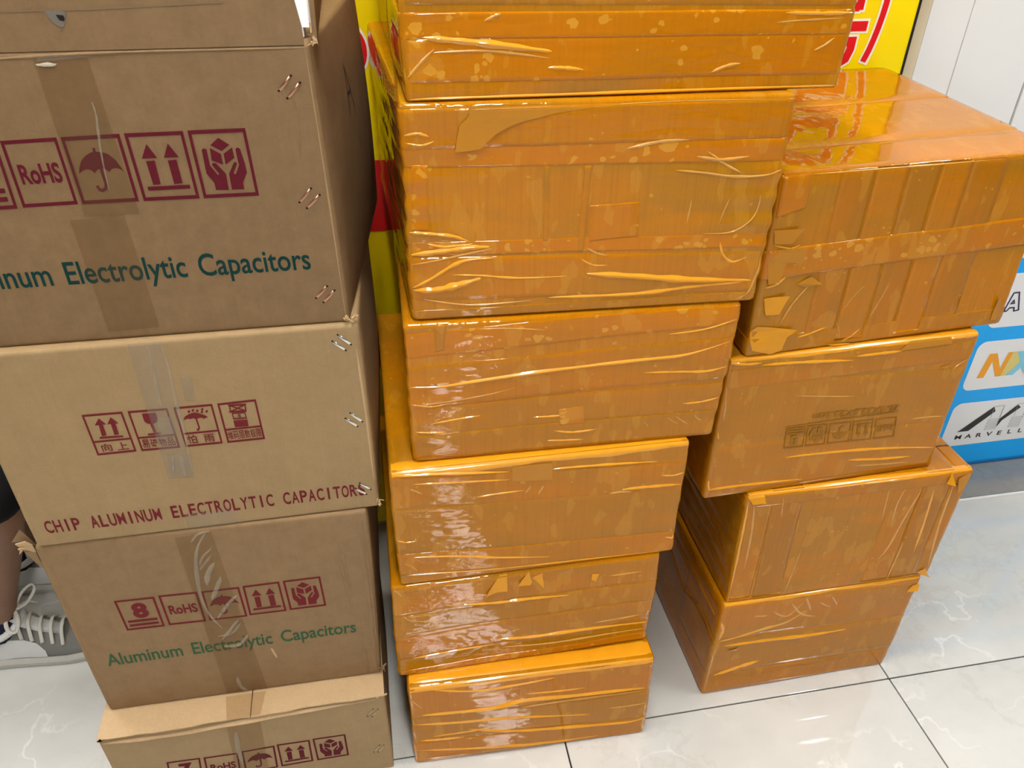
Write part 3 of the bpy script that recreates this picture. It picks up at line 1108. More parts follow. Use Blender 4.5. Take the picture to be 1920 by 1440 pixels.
# torn hand hole in the flap with a scrap of grey tape
hp = [l1_front(*q) for q in Z(0, 0, 2.667, [(222, 56), (300, 48), (328, 60), (328, 110), (318, 135), (296, 132), (262, 112)])]
mesh('torn_hole', [(q[0], -0.0008, q[2]) for q in hp], [tuple(range(7))[::-1]], simple('grey_torn_tape', (0.16, 0.14, 0.115, 1), 0.3, 0.5), flp)
hp = [l1_front(*q) for q in Z(0, 0, 2.667, [(280, 72), (318, 76), (326, 92), (322, 104), (300, 100)])]
mesh('hole_opening', [(q[0], -0.0014, q[2]) for q in hp], [tuple(range(5))[::-1]], M['hole'], flp)
for pl, ww in (([(0, 22), (60, 20), (170, 17), (320, 9), (420, 4)], 0.0016), ([(115, 52), (112, 62), (113, 78)], 0.0012)):
    cp = Pen()
    cp.stroke([(l1_front(*q)[0], l1_front(*q)[2]) for q in pl], ww)
    mesh('crease_line', [(a, -0.0006, b_) for a, b_ in cp.V], cp.F, simple('crease_shade', (0.19, 0.12, 0.062, 1), 0.8), flp)
g0, g1, g2 = l1_front(590, 62), l1_front(584, 0), l1_front(588, 30)
rx = L1.w - 0.003
top_tilt = 0.008
rt = [(g0[0] + 0.001, 0.010, L1.h - 0.001), (rx + 0.004, L1.d - 0.01, L1.h - 0.001), (rx + top_tilt, L1.d - 0.03, L1.h + hgt), (g1[0] + 0.004 + 0.35 * (g1[0] - g0[0]), 0.012, L1.h + hgt)]
rf = sheet('side_flap', L1, rt, (-0.005, 0, 0), M['kraft_a'], L1.root)
cr = sheet('flap_crease', L1, [(rx + 0.003, 0.02, L1.h + 0.008), (rx + 0.005, 0.026, L1.h + 0.006), (rx + 0.010, 0.15, L1.h + 0.085), (rx + 0.009, 0.14, L1.h + 0.091)], (0.003, 0, 0), M['kraft_edge'], rf)
sheet('back_flap', L1, [(0.0, L1.d - 0.004, L1.h - 0.001), (L1.w - 0.01, L1.d - 0.004, L1.h - 0.001), (L1.w - 0.02, L1.d + 0.01, L1.h + 0.2), (0.01, L1.d + 0.01, L1.h + 0.2)], (0, -0.005, 0), M['kraft_a'], L1.root)
sheet('side_flap', L1, [(0.003, 0.018, L1.h - 0.001), (0.003, L1.d - 0.01, L1.h - 0.001), (-0.03, L1.d - 0.03, L1.h + 0.2), (-0.03, 0.03, L1.h + 0.2)], (0.005, 0, 0), M['kraft_a'], L1.root)
# crushed corner bits
def crumple(c, px, size, mat, name='torn_corner', n=9, seed=0):
    top = c.h - 0.0005 if c is not L1 else c.h + 0.02
    rs = np.random.RandomState(seed)
    P_ = c.P(*px)
    V, F = [], []
    for i in range(n):
        ctr = np.array([P_[0], 0, P_[1]]) + rs.normal(size=3) * np.array([size, size * 0.5, size * 0.6]) * 0.6
        ctr[1] -= size * 0.3
        a, b_ = rs.normal(size=3), rs.normal(size=3)
        a *= size * 0.7 / np.linalg.norm(a)
        b_ *= size * 0.45 / np.linalg.norm(b_)
        k = len(V)
        nn = np.cross(a, b_)
        nn = nn / np.linalg.norm(nn) * 0.001
        V += [ctr - a, ctr - b_, ctr + a, ctr + b_, ctr - a + nn, ctr - b_ + nn, ctr + a + nn, ctr + b_ + nn]
        F += [(k, k + 1, k + 2, k + 3), (k + 7, k + 6, k + 5, k + 4)] + [(k + i_, k + (i_ + 1) % 4, k + 4 + (i_ + 1) % 4, k + 4 + i_) for i_ in range(4)]
    V = [(v[0], v[1], min(max(v[2], 0.002), top)) for v in V]
    return mesh(name, V, F, mat, c.root)


crumple(L1, (660, 594), 0.008, M['kraft_edge'], n=7, seed=3)
crumple(L1, (582, 80), 0.005, M['kraft_edge'], n=6, seed=5)

# white paper sticking up inside the open carton
wp = empty('paper_bag', (L1.x, L1.y, L1.z + L1.h), L1.a)
tag(wp, 'white paper bag in the gap between open flaps of the top left carton', 'paper bag')
pb = []
for i in range(9):
    for j in range(7):
        a, b_ = i / 8, j / 6
        pb.append((L1.w - 0.076 + a * 0.075, 0.030 + 0.003 * math.sin(a * 9) + 0.030 * b_, 0.012 + b_ * 0.125))
nb_ = len(pb)
Fb = [(i * 7 + j, (i + 1) * 7 + j, (i + 1) * 7 + j + 1, i * 7 + j + 1) for i in range(8) for j in range(6)]
mesh('bag_front', pb, Fb, M['paper'], wp, True)
mesh('bag_back', [(x, y + 0.03, z) for x, y, z in pb], Fb, M['paper'], wp, True)
box('bag_base', L1.w - 0.070, L1.w - 0.008, 0.033, 0.07, 0.001, 0.013, M['paper'], wp, 0.001)

# --- second carton
L2 = Carton('L2', 'cardboard_carton', r=0.006, amp=0.0006, bow=0.008, shr=0.022, seed=2)
tag(L2.root, 'brown carton with four captioned red symbols and red capital lettering, in left stack', 'carton', GL)
L2.body(M['kraft_b'])
for k in range(4):
    L2.icon(icon_b(k), Z(130, 720, 4.8, Q2[k]), M['red_ink_b'])
L2.text('CHIP ALUMINUM ELECTROLYTIC CAPACITORS', (89, 999), (685, 927), (-2, -22), M['red_ink_b'], mono=True, bold=0.022)
for a, b_ in (((624, 640), (647, 656)), ((634, 628), (657, 645)), ((648, 785), (669, 799)), ((657, 775), (678, 790)), ((668, 916), (686, 926)), ((675, 906), (694, 917))):
    L2.staple(a, b_, M['steel'])
tape_patch(L2, [(236, 642), (300, 634), (360, 893), (316, 899)], M['tape_clear'])
tape_patch(L2, [(345, 965), (440, 955), (448, 982), (352, 993)], M['tape_clear'])
z2 = lambda pts: Z(0, 540, 2.667, pts)
L2.fold(z2([(735, 285), (765, 400), (790, 520), (805, 590)]), 4, M['tape_fold'])
L2.fold(z2([(808, 285), (850, 430), (880, 560), (920, 720), (965, 930)]), 5, M['tape_fold'])
L2.fold(z2([(860, 840), (865, 890), (870, 940)]), 4, M['tape_fold'])
L2.fold(z2([(905, 840), (915, 890), (925, 940)]), 6, M['tape_fold'])
for pl in ([(900, 440), (960, 445), (975, 560), (925, 560)], [(780, 650), (860, 640), (880, 740), (800, 745)], [(835, 830), (950, 830), (972, 945), (850, 950)]):
    tape_patch(L2, z2(pl), M['tape_clear'], 'tape_bubble', 0.0013)
L2.fold(z2([(1780, 300), (1830, 640), (1880, 960)]), 4, M['kraft_edge'], 'crease', 0.2, 0.0)
L2.fold(z2([(88, 1010), (110, 1100), (190, 1290)]), 8, M['kraft_b'], 'crease', 0.25, 0.0)
crumple(L2, (712, 941), 0.006, M['kraft_edge'], n=5, seed=9)

# --- third carton
L3 = Carton('L3', 'cardboard_carton', r=0.006, amp=0.0008, bow=0.010, seed=3)
tag(L3.root, 'worn brown carton marked with red 8 and green lettering, in left stack', 'carton', GL)
L3.body(M['kraft_c'])
z3 = lambda pts: Z(0, 960, 2.667, pts)
L3.icon(icon_number('8'), z3([(568, 447), (770, 424), (825, 572), (635, 595)]), M['red_ink_b'])
L3.icon(icon_text('RoHS', 0.03), z3([(790, 418), (985, 397), (1032, 545), (845, 567)]), M['red_ink_b'])
L3.icon(icon_umbrella(), z3([(1005, 395), (1195, 372), (1238, 520), (1048, 542)]), M['red_ink_b'])
L3.icon(icon_arrows(), z3([(1212, 369), (1395, 346), (1433, 493), (1248, 515)]), M['red_ink_b'])
L3.icon(icon_hands(), z3([(1413, 343), (1600, 319), (1631, 466), (1450, 489)]), M['red_ink_b'])
L3.text('Aluminum Electrolytic Capacitors', (204, 1248), (668, 1184), (-2, -21), M['green_ink_b'], bold=0.014, ws=1.6)
tape_patch(L3, z3([(872, 130), (1055, 95), (1345, 895), (1140, 925)]), M['tape'])
for pl, ww in (([(1030, 100), (990, 170), (980, 260), (1000, 400), (1040, 500), (1110, 580)], 5), ([(1060, 175), (1010, 230), (1000, 270)], 4),
               ([(1070, 250), (1040, 310), (1035, 365)], 8), ([(1105, 320), (1080, 390), (1060, 440)], 7), ([(1190, 410), (1140, 460), (1090, 530)], 6),
               ([(1195, 530), (1150, 590), (1110, 640)], 5), ([(1240, 610), (1200, 660), (1120, 670)], 6), ([(1060, 210), (1020, 260), (1000, 290)], 4),
               ([(1185, 820), (1205, 870), (1245, 910)], 5), ([(955, 150), (990, 110), (1045, 95)], 4), ([(1205, 550), (1160, 605), (1090, 620)], 4)):
    L3.fold(z3(pl), ww, M['tape_fold'])
for pl, ww in (([(1690, 150), (1738, 330), (1752, 450)], 5), ([(1812, 640), (1830, 740), (1845, 850)], 6), ([(1780, 60), (1840, 400), (1885, 780)], 8), ([(1805, 20), (1860, 420), (1900, 760)], 5),
               ([(165, 190), (320, 480), (545, 990)], 10), ([(205, 230), (370, 560), (560, 960)], 6), ([(1690, 240), (1720, 330), (1760, 500)], 5)):
    L3.fold(z3(pl), ww, M['kraft_c'], 'crease', 0.28, 0.0)
L3.fold(z3([(1355, 680), (1370, 705), (1385, 730)]), 3, M['kraft_edge'], 'crease', 0.3, 0.0)
crumple(L3, (708, 1252), 0.008, M['kraft_a'], n=6, seed=15)

def l3_pt(px, py, y):
    d = L3.rot(ray(px, py))
    return tuple(L3.o + d * ((y - L3.o[1]) / d[1]))


for pl, yy_, mt in (([(36, 994), (50, 1006), (66, 1022), (54, 1024), (40, 1016), (22, 1017)], 0.012, 'kraft_c'), ([(28, 1021), (47, 1016), (60, 1022), (68, 1036), (54, 1033), (42, 1031)], 0.004, 'kraft_edge'),
                    ([(33, 1030), (46, 1028), (40, 1036), (36, 1041), (37, 1034)], 0.002, 'kraft_edge'), ([(44, 1034), (66, 1034), (84, 1066), (70, 1058)], 0.006, 'kraft_c')):
    sheet('torn_corner', L3, [l3_pt(a, b_, yy_ + 0.0004 * i) for i, (a, b_) in enumerate(pl)], (0, 0.002, 0), M[mt], L3.root)

# --- bottom carton with loose top flaps
L4 = Carton('L4', 'cardboard_carton', r=0.004, amp=0.0006, bow=0.006, seed=4)
tag(L4.root, 'brown carton marked with red 7, pale top flaps showing, bottom of left stack', 'carton', GL)
L4.h = 0.2405
L4.body(M['kraft_b'])
L4.h = 0.250
z4 = z3
qs = [[(832, 1250), (1000, 1228)], [(1017, 1227), (1190, 1203)], [(1205, 1197), (1372, 1168)], [(1383, 1163), (1548, 1138)], [(1562, 1133), (1726, 1108)]]
pens = [icon_number('7'), icon_text('RoHS', 0.03), icon_umbrella(), icon_arrows(), icon_hands()]
for (a, b_), pen in zip(qs, pens):
    q = [a, b_, (b_[0] + 19, b_[1] + 107), (a[0] + 25, a[1] + 109)]
    L4.icon(pen, z4(q), M['red_ink'])
for a, b_ in (((1838, 1018), (1864, 986)), ((1862, 1020), (1888, 988)), ((1870, 1198), (1896, 1166)), ((1892, 1198), (1918, 1166))):
    L4.staple(z4([a])[0], z4([b_])[0], M['brass'])
tape_patch(L4, z4([(1130, 1062), (1300, 1035), (1350, 1300), (1180, 1300)]), M['tape'])
L4.fold(z4([(1180, 1095), (1190, 1180), (1215, 1260)]), 6, M['tape_fold'])
L4.fold(z4([(486, 1164), (900, 1107), (1400, 1014), (1905, 934)]), 7, M['kraft_edge'], 'flap_edge', 0.5, -0.0005)
# two top flaps meeting at a seam, bent slightly up over the front edge
for x0, x1, nm in ((0.0, 0.262, 'top_flap'), (0.264, L4.w, 'top_flap')):
    V = []
    nx_ = 16
    for i in range(nx_ + 1):
        x = x0 + (x1 - x0) * i / nx_
        wob = 0.0012 * math.sin(x * 37) + 0.0006 * math.sin(x * 110)
        for (yy, zz) in ((-0.0035 + wob, 0.2468), (-0.004 + wob, 0.2500), (0.02, 0.2503), (0.25, 0.2500), (L4.d, 0.2498)):
            V.append((x, yy, zz - 0.0008))
        for (yy, zz) in ((L4.d, 0.2455), (0.25, 0.2455), (0.02, 0.2455), (0.0 + wob, 0.2455)):
            V.append((x, yy, zz - 0.0008))
    k = 9
    F = [(i * k + j, i * k + (j + 1) % k, (i + 1) * k + (j + 1) % k, (i + 1) * k + j) for i in range(nx_) for j in range(k)]
    F += [tuple(range(k))[::-1], tuple(nx_ * k + j for j in range(k))]
    mesh(nm, V, F, M['kraft_edge'], L4.root)
tp = [L4.T(*q) for q in z4([(1130, 925), (1330, 895), (1300, 1035), (1130, 1062)])]
mesh('tape_strip', [(min(p[0], L4.w), max(p[1], -0.004), 0.2506) for p in tp], [(3, 2, 1, 0)], M['tape'], L4.root)
crumple(L4, (186, 1384), 0.006, M['kraft_edge'], n=4, seed=22)
crumple(L4, (716, 1300), 0.007, M['kraft_edge'], n=6, seed=23)

# ------------------------------------------------------------------ middle stack: orange taped cartons
GM = 'orange taped cartons in the middle stack'
GR = 'orange taped cartons in the right stack'


def taped(key, label, group, seed, wr=0.0016, amp=0.0016, r=0.007, shl=0.0, shr=0.0):
    c = Carton(key, 'taped_carton', r=r, amp=amp, wrinkle=wr * 0.38, shl=shl, shr=shr, seed=seed, res=(90, 36, 60))
    tag(c.root, label, 'carton', group)
    c.body(M['wrap'], 'wrapped_body')
    return c


def folds(c, zf, items):
    for it in items:
        pts, wpx = it[0], it[1]
        mat = M[it[2]] if len(it) > 2 else M['fold']
        c.fold(zf(pts), wpx, mat)


def px_v(c, a, b_):
    """height and tilt of the line through two front pixels"""
    A, B = c.P(*a), c.P(*b_)
    sl = (B[1] - A[1]) / (B[0] - A[0])
    return A[1] + sl * (c.w / 2 - A[0]), sl * c.w


# --- M1, top, cut by the frame
c = taped('M1', 'orange-taped carton with many air bubbles, topmost of the middle stack', GM, 21, wr=0.0010, r=0.005, shl=-0.018)
zz = lambda pts: Z(720, 0, 2.133, pts)
va, ta = px_v(c, *zz([(70, 42), (1870, 42)]))
vb, tb_ = px_v(c, *zz([(70, 160), (1850, 122)]))
vc, tc = px_v(c, *zz([(100, 330), (1800, 300)]))
c.hstrip(vc, vb, (tb_ + tc) / 2, M['strip_a'], 0.0006)
c.hstrip(vb - 0.002, va, (ta + tb_) / 2, M['strip_a'], 0.0010)
c.hstrip(va + 0.006, va + 0.06, ta, M['strip_b'], 0.0006)
c.hstrip(va + 0.07, va + 0.13, ta, M['strip_c'], 0.0008)
folds(c, zz, [([(150, 150), (300, 163), (480, 183), (670, 205)], 15), ([(655, 270), (720, 270), (795, 277)], 8),
              ([(95, 312), (140, 258), (200, 196)], 9, 'fold_pale'), ([(95, 404), (400, 388), (900, 378), (1500, 358), (1810, 348)], 7),
              ([(1600, 50), (1750, 52), (1880, 50)], 10), ([(1310, 290), (1370, 265), (1425, 255)], 12, 'fold_pale'),
              ([(400, 85), (440, 65), (470, 55)], 12, 'fold_pale'), ([(200, 210), (420, 205), (660, 232)], 8, 'fold_pale'),
              ([(1720, 200), (1760, 180), (1800, 150)], 8, 'fold_pale'), ([(1560, 90), (1680, 80), (1850, 70)], 8, 'fold_pale')])
# --- M2
c = taped('M2', 'orange-taped carton with torn tape end at upper left, second from top of middle stack', GM, 22, wr=0.0021, shl=-0.046, shr=-0.03)
M2 = c
zz = lambda pts: Z(720, 180, 2.526, pts)
v1, t1 = px_v(c, *zz([(100, 260), (1800, 200)]))
v2, t2 = px_v(c, *zz([(100, 330), (1750, 320)]))
v3, t3 = px_v(c, *zz([(500, 690), (1800, 640)]))
v4, t4 = px_v(c, *zz([(500, 745), (1780, 720)]))
c.hstrip(v2, v1 + 0.004, (t1 + t2) / 2, M['strip_a'], 0.0006)
c.hstrip(v1, c.h - 0.006, t1, M['strip_c'], 0.0010)
c.hstrip(v4, v3, (t3 + t4) / 2, M['strip_a'], 0.0006)
c.hstrip(0.004, 0.018, 0.0, M['strip_b'], 0.0012)
c.hstrip(0.026, v4 - 0.004, t4, M['strip_c'], 0.0008)
pa, pb_ = c.P(*zz([(970, 500)])[0]), c.P(*zz([(1210, 650)])[0])
tape_patch(c, zz([(975, 520), (1212, 500), (1205, 660), (968, 690)]), M['strip_a'], off=0.0010)
tape_patch(c, zz([(950, 330), (985, 325), (945, 740), (915, 742)]), M['strip_c'], off=0.0009)
tape_patch(c, zz([(760, 330), (785, 330), (775, 690), (752, 690)]), M['wrap'], off=0.0006)
tape_patch(c, zz([(130, 330), (205, 330), (215, 640), (130, 640)]), M['strip_a'], off=0.0008)
c.flap(zz([(335, 265), (355, 140), (385, 112), (403, 85), (398, 50), (700, 50), (1000, 50), (800, 82), (620, 132), (530, 178), (455, 250)]), M['flap_tan'], 0.004, hinge=zz([(1000, 60)])[0])
folds(c, zz, [([(120, 645), (200, 650), (330, 665), (400, 690)], 7), ([(130, 752), (260, 737), (400, 718), (500, 715)], 11),
              ([(120, 798), (240, 780), (390, 748), (510, 722)], 6, 'fold_pale'), ([(130, 905), (230, 860), (330, 800), (400, 775), (520, 765)], 8),
              ([(140, 918), (250, 915), (350, 892), (460, 860)], 14), ([(320, 845), (460, 848), (640, 860), (870, 852)], 5),
              ([(780, 952), (1050, 942), (1250, 930), (1450, 905), (1700, 880)], 8), ([(960, 840), (1200, 852), (1450, 870), (1740, 872)], 13),
              ([(1380, 350), (1500, 360), (1650, 378), (1800, 372), (1900, 345)], 7, 'fold_pale'), ([(1530, 260), (1620, 325), (1690, 362)], 7, 'fold_pale'),
              ([(1780, 465), (1755, 560), (1650, 640), (1510, 650)], 5, 'fold_pale'), ([(1455, 490), (1445, 540), (1432, 600)], 4, 'fold_pale'),
              ([(1635, 480), (1610, 540), (1585, 600)], 4, 'fold_pale'), ([(1590, 690), (1605, 750), (1650, 785), (1720, 760)], 5),
              ([(530, 175), (620, 130), (800, 80), (1050, 45), (1400, 24), (1880, 14)], 4, 'fold_pale'), ([(1150, 250), (1300, 215), (1450, 205)], 10, 'fold_pale'),
              ([(1480, 285), (1600, 300), (1730, 285)], 10, 'fold_pale'), ([(95, 190), (160, 180), (215, 195)], 8), ([(100, 225), (180, 235), (240, 215)], 6),
              ([(960, 720), (1010, 745), (1060, 755)], 5, 'fold_pale'), ([(200, 700), (290, 715), (420, 700)], 6), ([(930, 770), (990, 800), (1060, 800)], 4),
              ([(180, 960), (400, 985), (700, 965)], 5, 'fold_pale'), ([(1650, 970), (1720, 930), (1760, 850), (1800, 760)], 6, 'fold_pale')])
# --- M3
c = taped('M3', 'orange-taped carton crossed by one long bright fold, third from top of middle stack', GM, 23, wr=0.0026, shl=-0.002, shr=-0.015)
zz = lambda pts: Z(720, 560, 2.8235, pts)
v1, t1 = px_v(c, *zz([(500, 280), (1840, 130)]))
v2, t2 = px_v(c, *zz([(500, 545), (1760, 430)]))
v3, t3 = px_v(c, *zz([(500, 700), (1750, 590)]))
c.hstrip(v1, c.h - 0.004, t1, M['strip_a'], 0.0006)
c.hstrip(v2, v1 - 0.018, (t1 + t2) / 2, M['strip_c'], 0.0008)
c.hstrip(v3, v2 - 0.002, (t2 + t3) / 2, M['strip_c'], 0.0006)
c.hstrip(0.004, v3 + 0.002, t3 * 0.5, M['strip_b'], 0.0009)
tape_patch(c, zz([(265, 130), (330, 125), (320, 270), (270, 285)]), M['strip_c'], off=0.0012)
tape_patch(c, zz([(925, 590), (1060, 570), (1062, 660), (930, 672)]), M['strip_a'], off=0.0012)
folds(c, zz, [([(140, 468), (300, 465), (500, 435), (800, 390), (1100, 355), (1400, 318), (1600, 290), (1840, 220)], 8),
              ([(1370, 390), (1560, 383), (1700, 378), (1810, 355)], 5), ([(1580, 555), (1680, 545), (1775, 520)], 4),
              ([(1500, 185), (1700, 155), (1870, 105)], 3.5), ([(180, 562), (350, 542), (550, 508), (700, 470)], 4, 'fold_pale'),
              ([(170, 705), (250, 708), (330, 704)], 3.5), ([(790, 632), (870, 628), (955, 622)], 4), ([(900, 703), (1000, 710), (1130, 692)], 5),
              ([(860, 755), (960, 752), (1060, 745)], 4), ([(500, 160), (680, 155), (850, 163)], 3.5, 'fold_pale'), ([(1540, 620), (1575, 645), (1610, 665)], 4, 'fold_pale'),
              ([(1640, 610), (1660, 635), (1685, 645)], 4, 'fold_pale'), ([(1500, 628), (1530, 650), (1560, 662)], 3, 'fold_pale'), ([(1370, 650), (1390, 665), (1400, 685)], 3, 'fold_pale'),
              ([(270, 790), (310, 770), (345, 755)], 3, 'fold_pale'), ([(250, 660), (400, 635), (510, 620)], 3.5), ([(130, 560), (250, 570), (330, 555)], 3)])
# --- M4
c = taped('M4', 'orange-taped carton with square tape end at its top edge, middle stack, third from bottom', GM, 24, wr=0.0014)
M4 = c
zz = lambda pts: Z(720, 820, 3.31, pts)
v1, t1 = px_v(c, *zz([(60, 250), (1880, 150)]))
v2, t2 = px_v(c, *zz([(100, 540), (1850, 400)]))
v3, t3 = px_v(c, *zz([(140, 858), (1750, 710)]))
c.hstrip(v2 + 0.03, v1, t1, M['strip_c'], 0.0006)
c.hstrip(v3 + 0.05, v2 + 0.034, t2, M['strip_b'], 0.0008)
c.hstrip(v3, v3 + 0.052, t3, M['strip_c'], 0.0010)
c.flap(zz([(795, 180), (918, 168), (1040, 158), (1045, 262), (918, 268), (797, 272)]), M['flap_tan'], 0.0004, hinge=zz([(918, 100)])[0])
folds(c, zz, [([(60, 243), (350, 226), (780, 212)], 6), ([(1045, 198), (1200, 182), (1450, 162), (1700, 148)], 5), ([(180, 290), (480, 275), (785, 262)], 4),
              ([(570, 370), (700, 350), (870, 330)], 3.5), ([(1480, 320), (1640, 305), (1860, 290)], 6), ([(170, 745), (450, 735), (700, 738), (1040, 735)], 5),
              ([(140, 858), (600, 820), (1200, 760), (1750, 712)], 3), ([(1400, 345), (1470, 335), (1540, 335)], 6, 'fold_pale'), ([(1720, 235), (1800, 235), (1870, 215)], 3),
              ([(80, 640), (140, 650), (205, 640)], 3), ([(160, 320), (200, 335), (235, 350)], 4, 'fold_pale'), ([(880, 345), (895, 325), (910, 305)], 4, 'fold_pale'),
              ([(960, 345), (975, 325), (990, 300)], 4, 'fold_pale'), ([(120, 780), (170, 800), (215, 835)], 3, 'fold_pale'), ([(1740, 620), (1790, 625), (1820, 600)], 4)])
# rolled film along the top edge, overhead light put into its bright colour
def edge_roll(c, x0, x1, wdt=0.02, mat='fold', z=None):
    V = []
    n = 40
    for i in range(n + 1):
        x = x0 + (x1 - x0) * i / n
        wob = 0.0015 * math.sin(x * 31) + 0.0008 * math.sin(x * 83)
        for raw in ((x, 0, c.h - wdt * 0.55 + wob), (x, 0, c.h - wdt * 0.3 + wob), (x, 0, c.h), (x, wdt * 0.5, c.h), (x, wdt + wob, c.h), (x, wdt * 1.25 + wob, c.h)):
            V.append(raw)
    off = np.tile([-0.0003, 0.0009, 0.0011, 0.0009, 0.0008, -0.0003], n + 1)
    F = [(i * 6 + j, (i + 1) * 6 + j, (i + 1) * 6 + j + 1, i * 6 + j + 1) for i in range(n) for j in range(5)]
    return mesh('tape_strip', c.surf(V, off), F, M[mat], c.root, True)


edge_roll(c, 0.004, c.w - 0.004, 0.022)
# --- M5
c = taped('M5', 'orange-taped carton with torn tape tabs under its top edge, second from bottom, middle stack', GM, 25, wr=0.0012)
zz = lambda pts: Z(720, 1040, 3.31, pts)
v1, t1 = px_v(c, *zz([(150, 735), (1620, 465)]))
v2, t2 = px_v(c, *zz([(180, 640), (1630, 400)]))
c.hstrip(0.004, v1 + 0.001, t1 * 0.3, M['fold'] if False else M['strip_a'], 0.0012)
c.hstrip(v2, v2 + 0.06, t2, M['strip_c'], 0.0006)
c.hstrip(v2 + 0.064, v2 + 0.115, t2 * 0.6, M['strip_b'], 0.0008)
c.hstrip(v2 + 0.118, c.h - 0.004, t2 * 0.4, M['strip_c'], 0.0006)
for fl_ in ([(625, 258), (720, 125), (765, 118), (765, 222), (700, 228)], [(830, 185), (900, 105), (918, 165), (905, 182)], [(920, 140), (985, 112), (990, 200)], [(1285, 150), (1290, 120), (1335, 115), (1312, 155)]):
    c.flap(zz(fl_), M['flap'], 0.004, hinge=zz([(fl_[1][0], 100)])[0])
folds(c, zz, [([(480, 315), (700, 300), (900, 275), (1150, 252)], 6), ([(700, 530), (900, 510), (1200, 465), (1640, 415)], 6),
              ([(720, 578), (1000, 548), (1300, 503), (1620, 458)], 5, 'fold_pale'), ([(180, 640), (400, 605), (700, 560)], 3.5), ([(380, 310), (430, 320), (520, 315)], 4, 'fold_pale'),
              ([(60, 215), (90, 240), (110, 265)], 3, 'fold_pale'), ([(1400, 130), (1500, 115), (1600, 98)], 3, 'fold_pale'), ([(120, 380), (170, 410), (330, 420)], 3, 'fold_pale'),
              ([(1300, 420), (1450, 395), (1600, 365)], 3.5, 'fold_pale')])
# --- M6
c = taped('M6', 'orange-taped carton standing on the floor at the bottom of the middle stack', GM, 26, wr=0.0012)
v1, t1 = px_v(c, *zz([(240, 1010), (1620, 835)]))
v2, t2 = px_v(c, *zz([(230, 1155), (1600, 1005)]))
c.hstrip(v1, c.h - 0.012, t1, M['strip_c'], 0.0006)
c.hstrip(v2, v1 - 0.004, (t1 + t2) / 2, M['strip_b'], 0.0008)
c.hstrip(0.004, v2 - 0.003, t2 * 0.7, M['strip_c'], 0.0010)
edge_roll(c, 0.004, c.w - 0.004, 0.034)
folds(c, zz, [([(240, 1000), (500, 975), (700, 950), (870, 905), (1200, 870), (1620, 825)], 8), ([(190, 1060), (500, 1040), (800, 1010), (1280, 985)], 5),
              ([(230, 1155), (360, 1145), (500, 1130)], 4), ([(520, 1085), (800, 1090), (1100, 1070), (1500, 1035), (1610, 1005)], 5), ([(200, 1215), (600, 1195), (1000, 1165), (1330, 1120)], 4),
              ([(300, 838), (560, 845), (850, 805), (1060, 765)], 4), ([(880, 865), (1050, 850), (1250, 825)], 3), ([(840, 950), (1150, 900), (1600, 845)], 5, 'fold_pale'),
              ([(1380, 950), (1500, 935), (1620, 915)], 3, 'fold_pale'), ([(165, 900), (200, 930), (240, 960)], 3, 'fold_pale'), ([(700, 1180), (900, 1170), (1100, 1150)], 3),
              ([(560, 875), (700, 850), (850, 830)], 3, 'fold_pale'), ([(300, 1130), (520, 1100), (640, 1075)], 3)])

# loose film hanging off the upper left edge of M2
fb = [M2.T(*q) for q in ((747, 197), (738, 188), (722, 160), (704, 75), (690, 16), (722, 16), (733, 80), (745, 150))]
fz = [M2.h + 0.0015 - 0.012 * max(0.0, -p[0]) / 0.03 for p in fb]
V = [(p[0], min(max(p[1], 0.002), 0.60), z) for p, z in zip(fb, fz)]
V2 = [(a, b_, z - 0.0004) for a, b_, z in V]
tr = tri2d([(p[0], p[1]) for p in fb])
n8 = len(V)
fo = mesh('tape_flap', V + V2, [tuple(t) for t in tr] + [tuple(n8 + i for i in t[::-1]) for t in tr] + [(i, (i + 1) % n8, n8 + (i + 1) % n8, n8 + i) for i in range(n8)], M['film_loose'], M2.root)
fo['label'] = 'see-through amber tape end sticking out sideways'

# ------------------------------------------------------------------ right stack
c = taped('R1', 'large orange-taped carton with glossy top mirroring the yellow sign, top of right stack', GR, 31, wr=0.0010, amp=0.0018, shl=0.05, shr=0.08)
R1 = c
zz = lambda pts: Z(1380, 120, 2.572, pts)
tops = zz([(520, 515), (690, 508), (850, 500), (1005, 490), (1150, 480), (1340, 440)])
us = [c.P(*q)[0] for q in tops]
for i in range(len(us) - 1):
    if i % 2 == 0:
        c.vstrip(us[i], us[i + 1] - 0.003, -0.004, M['strip_v'], 0.0011, over=0.006)
    else:
        c.vstrip(us[i], us[i + 1] - 0.003, -0.004, M['strip_c'], 0.0013, over=0.006)
va, ta = px_v(c, *zz([(320, 885), (1380, 735)]))
vb, tb_ = px_v(c, *zz([(320, 1010), (1380, 880)]))
c.hstrip(vb, va, (ta + tb_) / 2, M['strip_a'], 0.0019)
c.hstrip(0.003, 0.035, 0.0, M['strip_b'], 0.0012)
tape_patch(c, zz([(225, 545), (370, 520), (330, 690), (190, 740)]), M['strip_a'], off=0.0016)
# top strips running along the carton
def top_strip(c, y0, y1, tilt, mat, off):
    def fn(a, b_):
        x = 0.002 + a * (c.w - 0.004)
        y = min(max(y0 + (y1 - y0) * b_ + tilt * (a - 0.5), 0.002), c.d - 0.002)
        return (x, y, c.h)
    return c.patch('tape_strip', fn, 40, 8, mat, off)


